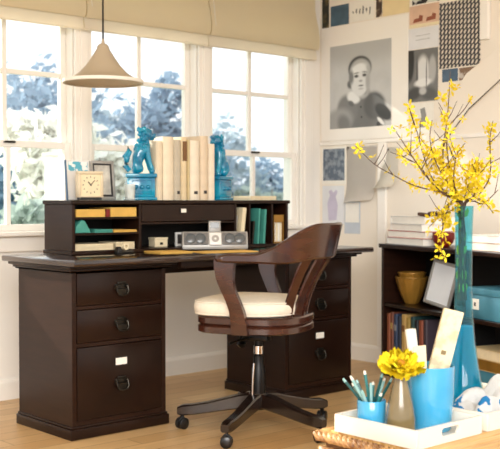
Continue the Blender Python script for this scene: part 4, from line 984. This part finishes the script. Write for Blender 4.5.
# tall vase and branches
VX, VY, VZ = .31, -1.75, TT+.0072
r = thing('glass_vase', 'tall translucent aqua glass vase with a flared base', 'vase', (VX, VY, VZ))
MB().lathe([(0, .0), (.064, 0), (.068, .008), (.066, .030), (.056, .085), (.046, .14), (.036, .21), (.029, .29), (.026, .38), (.026, .48), (.027, .57), (.029, .618), (.0305, .622), (.027, .622), (.0245, .57), (.0235, .48), (.0235, .38), (.0262, .29), (.033, .21), (.043, .14), (.053, .085), (.062, .030), (.060, .014), (0, .012)], 56).build('vase_body', M['vaseglass'], r, smooth=True)
MB().lathe([(0, .0125), (.0595, .0145), (.0615, .030), (.0525, .085), (.0425, .14), (.0325, .21), (.0282, .255), (0, .256)], 56).build('water', M['vasewater'], r, smooth=True)  # added volume that gives the lower vase its luminous blue
BRANCHES=[[[-0.23,0.235,1.173],[-0.192,0.195,1.118],[-0.15,0.154,1.084],[-0.112,0.116,1.056],[-0.07,0.075,1.038],[-0.034,0.039,1.026],[-0.003,0.001,0.971],[0.0,0.005,0.701]],[[-0.036,0.186,1.301],[-0.035,0.154,1.221],[-0.037,0.125,1.142],[-0.033,0.092,1.069],[-0.012,0.044,1.02],[-0.012,0.007,0.971],[-0.016,0.007,0.702]],[[-0.25,0.072,1.222],[-0.194,0.061,1.156],[-0.133,0.045,1.082],[-0.069,0.027,1.026],[-0.0,0.008,0.971],[-0.008,0.007,0.702]],[[-0.003,0.052,1.405],[-0.01,0.051,1.327],[-0.019,0.051,1.25],[-0.033,0.055,1.161],[-0.033,0.047,1.075],[-0.014,0.023,1.017],[-0.008,0.012,0.971],[-0.012,0.004,0.702]],[[-0.039,-0.031,1.178],[-0.048,-0.005,1.137],[-0.042,0.007,1.062],[-0.02,0.004,1.014],[-0.0,0.003,0.971],[-0.012,0.007,0.702]],[[0.089,0.033,1.333],[0.053,0.044,1.285],[0.008,0.064,1.234],[-0.009,0.058,1.162],[-0.011,0.037,1.069],[-0.009,0.005,0.971],[-0.001,0.008,0.701]],[[0.178,0.02,1.259],[0.144,0.007,1.2],[0.116,-0.013,1.085],[0.061,-0.008,1.02],[0.007,0.008,0.971],[-0.002,-0.006,0.702]],[[-0.065,-0.075,1.114],[-0.021,-0.069,1.061],[-0.008,-0.035,1.013],[0.001,0.005,0.971],[-0.014,-0.0,0.702]],[[0.048,-0.072,0.968],[0.037,-0.05,0.998],[0.019,-0.023,1.014],[-0.006,0.003,0.971],[-0.011,0.004,0.702]],[[-0.091,0.217,1.159],[-0.046,0.145,1.12],[-0.029,0.096,1.057],[-0.014,0.05,1.02],[-0.005,0.002,0.971],[-0.011,0.004,0.702]],[[-0.108,-0.007,0.823],[-0.098,0.012,0.888],[-0.07,0.015,0.962],[-0.038,0.013,1.007],[-0.006,0.01,0.971],[-0.014,0.007,0.702]],[[-0.109,0.052,0.923],[-0.072,0.036,0.959],[-0.039,0.023,0.998],[0.005,0.006,0.971],[0.0,0.0,0.702]],[[-0.092,0.051,1.249],[-0.091,0.06,1.189],[-0.07,0.049,1.114],[-0.031,0.022,1.038],[-0.002,0.002,0.971],[-0.008,-0.002,0.702]],[[0.032,-0.039,1.129],[0.01,-0.015,1.068],[0.002,-0.002,1.02],[-0.012,0.008,0.971],[-0.002,-0.01,0.702]],[[0.123,-0.038,1.039],[0.099,-0.033,1.02],[0.065,-0.02,0.995],[0.032,-0.007,1.004],[0.004,0.007,0.971],[-0.005,0.002,0.702]]]
LB = ['longest forsythia branch, arching far left over the curled paper', 'forsythia branch rising left of centre to below the portrait', 'forsythia branch starting left at the portrait edge and bending inward',
      'tallest forsythia branch, reaching up to the check swatch', 'short forsythia branch rising just right of the tall one', 'forsythia branch forking right over the sloping stair trim',
      'rightmost tall forsythia branch at the picture edge', 'short forsythia branch behind the rightmost tall one', 'low forsythia twig pointing right above the pale books',
      'thin forsythia twig reaching left above the white book stack', 'forsythia spray drooping down beside the vase neck', 'low forsythia twig hanging left over the white books',
      'forsythia branch in the dense middle of the bunch', 'forsythia branch leaning right in the dense middle', 'bare forsythia twig sweeping to the right edge']
bl = bmesh.new()                                             # four-petalled blossom
for k in range(4):
    a = k*math.pi/2; c_, s_ = math.cos(a), math.sin(a)
    def Q(u, v, z): return bl.verts.new((u*c_-v*s_, u*s_+v*c_, z))
    v0 = Q(.001, 0, 0); v1 = Q(.008, .0042, .004); v2 = Q(.017, .0022, .005); v3 = Q(.0175, -.0012, .0055); v4 = Q(.009, -.0042, .004)
    bl.faces.new((v0, v1, v4)); bl.faces.new((v1, v2, v3, v4))
bmesh.ops.solidify(bl, geom=bl.faces[:], thickness=.0007)
bme = bpy.data.meshes.new('blossom'); bl.to_mesh(bme); bl.free(); bme.materials.append(M['blossom'])
rnd = random.Random(21)
def sample(pts, q):
    L_ = [(pts[i+1]-pts[i]).length for i in range(len(pts)-1)]; d_ = q*sum(L_)
    for i, l in enumerate(L_):
        if d_ <= l or i == len(L_)-1: return pts[i].lerp(pts[i+1], min(1, d_/l)), (pts[i+1]-pts[i]).normalized()
        d_ -= l
dens = [17, 30, 24, 32, 30, 18, 22, 26, 9, 12, 30, 12, 40, 34, 3]
for bi, br in enumerate(BRANCHES):
    pts = [Vector(p) for p in br]
    # round the polyline (Catmull-Rom)
    sm = []
    for i in range(len(pts)-1):
        p0, p1, p2, p3 = pts[max(0, i-1)], pts[i], pts[i+1], pts[min(len(pts)-1, i+2)]
        for k in range(4):
            t = k/4; sm.append(.5*((2*p1)+(p2-p0)*t+(2*p0-5*p1+4*p2-p3)*t*t+(3*p1-p0-3*p2+p3)*t**3))
    sm.append(pts[-1]); n = len(sm)
    for i_, q_ in enumerate(sm):
        if 0 < i_ < n-1 and q_.z < .99: pass
    base = Vector((0, 0, 0))
    r = thing('forsythia_branch', LB[bi], 'branch', (VX, VY, 0), 0, 'forsythia branches in the aqua vase')
    b = MB(); b.tube(sm, [.0010+.0022*(i/n)+(.0014 if i > n*.75 else 0) for i in range(n)], 6)
    outer_ = pts[:-2]
    for q in range(3 if bi not in (8, 10, 14) else 1):     # side twigs
        p, d_ = sample(outer_, rnd.uniform(.15, .75)); s_ = (cr_*rnd.uniform(-1, 1)+cf_*rnd.uniform(-.6, .6)+Vector((0, 0, rnd.uniform(.3, 1)))).normalized()
        b.tube([p, p+s_*.03, p+s_*.06+Vector((0, 0, .01))], [.0016, .0012, .0007], 5)
    b.build('stem', M['bark'], r, smooth=True)
    for q in range(dens[bi]):
        p, d_ = sample(outer_, min(.98, rnd.random()**.85)); j = Vector((rnd.gauss(0, 1), rnd.gauss(0, 1), rnd.gauss(0, 1)))*.010
        o = bpy.data.objects.new('blossom', bme); C.objects.link(o); o.parent = r
        o.location = p+j; s_ = rnd.uniform(.7, 1.35); o.scale = (s_, s_, s_)
        o.rotation_euler = (rnd.uniform(-1.5, 1.5), rnd.uniform(-1.5, 1.5), rnd.uniform(0, 6.28))
    # small green leaves on the stems inside the vase
    if bi in (1, 3, 6, 9, 12, 13):
        b = MB()
        for q in range(7):
            p = pts[-2].lerp(pts[-1], (q+.5)/7); a = rnd.uniform(0, 6.28)
            b.prism([(0, 0), (.007, .008), (.006, .020), (0, .026), (-.004, .012)], -.0004, .0004, 'y', T(p.x, p.y, p.z) @ RZ(a) @ RY(rnd.uniform(-.4, .4)) @ Matrix.Scale(1.35, 4))
        b.build('leaves', M['leaf'], r)
# tissue paper
def tissue():
    b = bmesh.new(); g = []; N = 26
    for i in range(N+1):
        row = []
        for j in range(N+1):
            u, v = i/N, j/N
            x, y = (u-.5)*.30, (v-.5)*.17
            z = .012+.030*abs(math.sin(u*7+v*3))+.030*abs(math.sin(v*6-u*4+1))+.055*math.exp(-((u-.62)**2+(v-.55)**2)*14)+.004*abs(math.sin(u*23+v*17))
            e = min(u, 1-u, v, 1-v); z = z*min(1, e*6+.10)+.001
            row.append(b.verts.new((x+.010*math.sin(v*13+u*5), y+.008*math.sin(u*14), z)))
        g.append(row)
    for i in range(N):
        for j in range(N): b.faces.new((g[i][j], g[i+1][j], g[i+1][j+1], g[i][j+1]))
    bmesh.ops.solidify(b, geom=b.faces[:], thickness=.0006); m_ = MB(); m_.merge(b); return m_
o = tissue().build('tissue_paper', pattern_mat('blue_printed_tissue', (240, 240, 238), (36, 146, 206), 14, .545, .555), None, smooth=False, loc=(.315, -1.868, TB+.0008), origin=False)
tag(o, 'crumpled white tissue paper with blue print at the foot of the aqua vase', 'tissue paper')
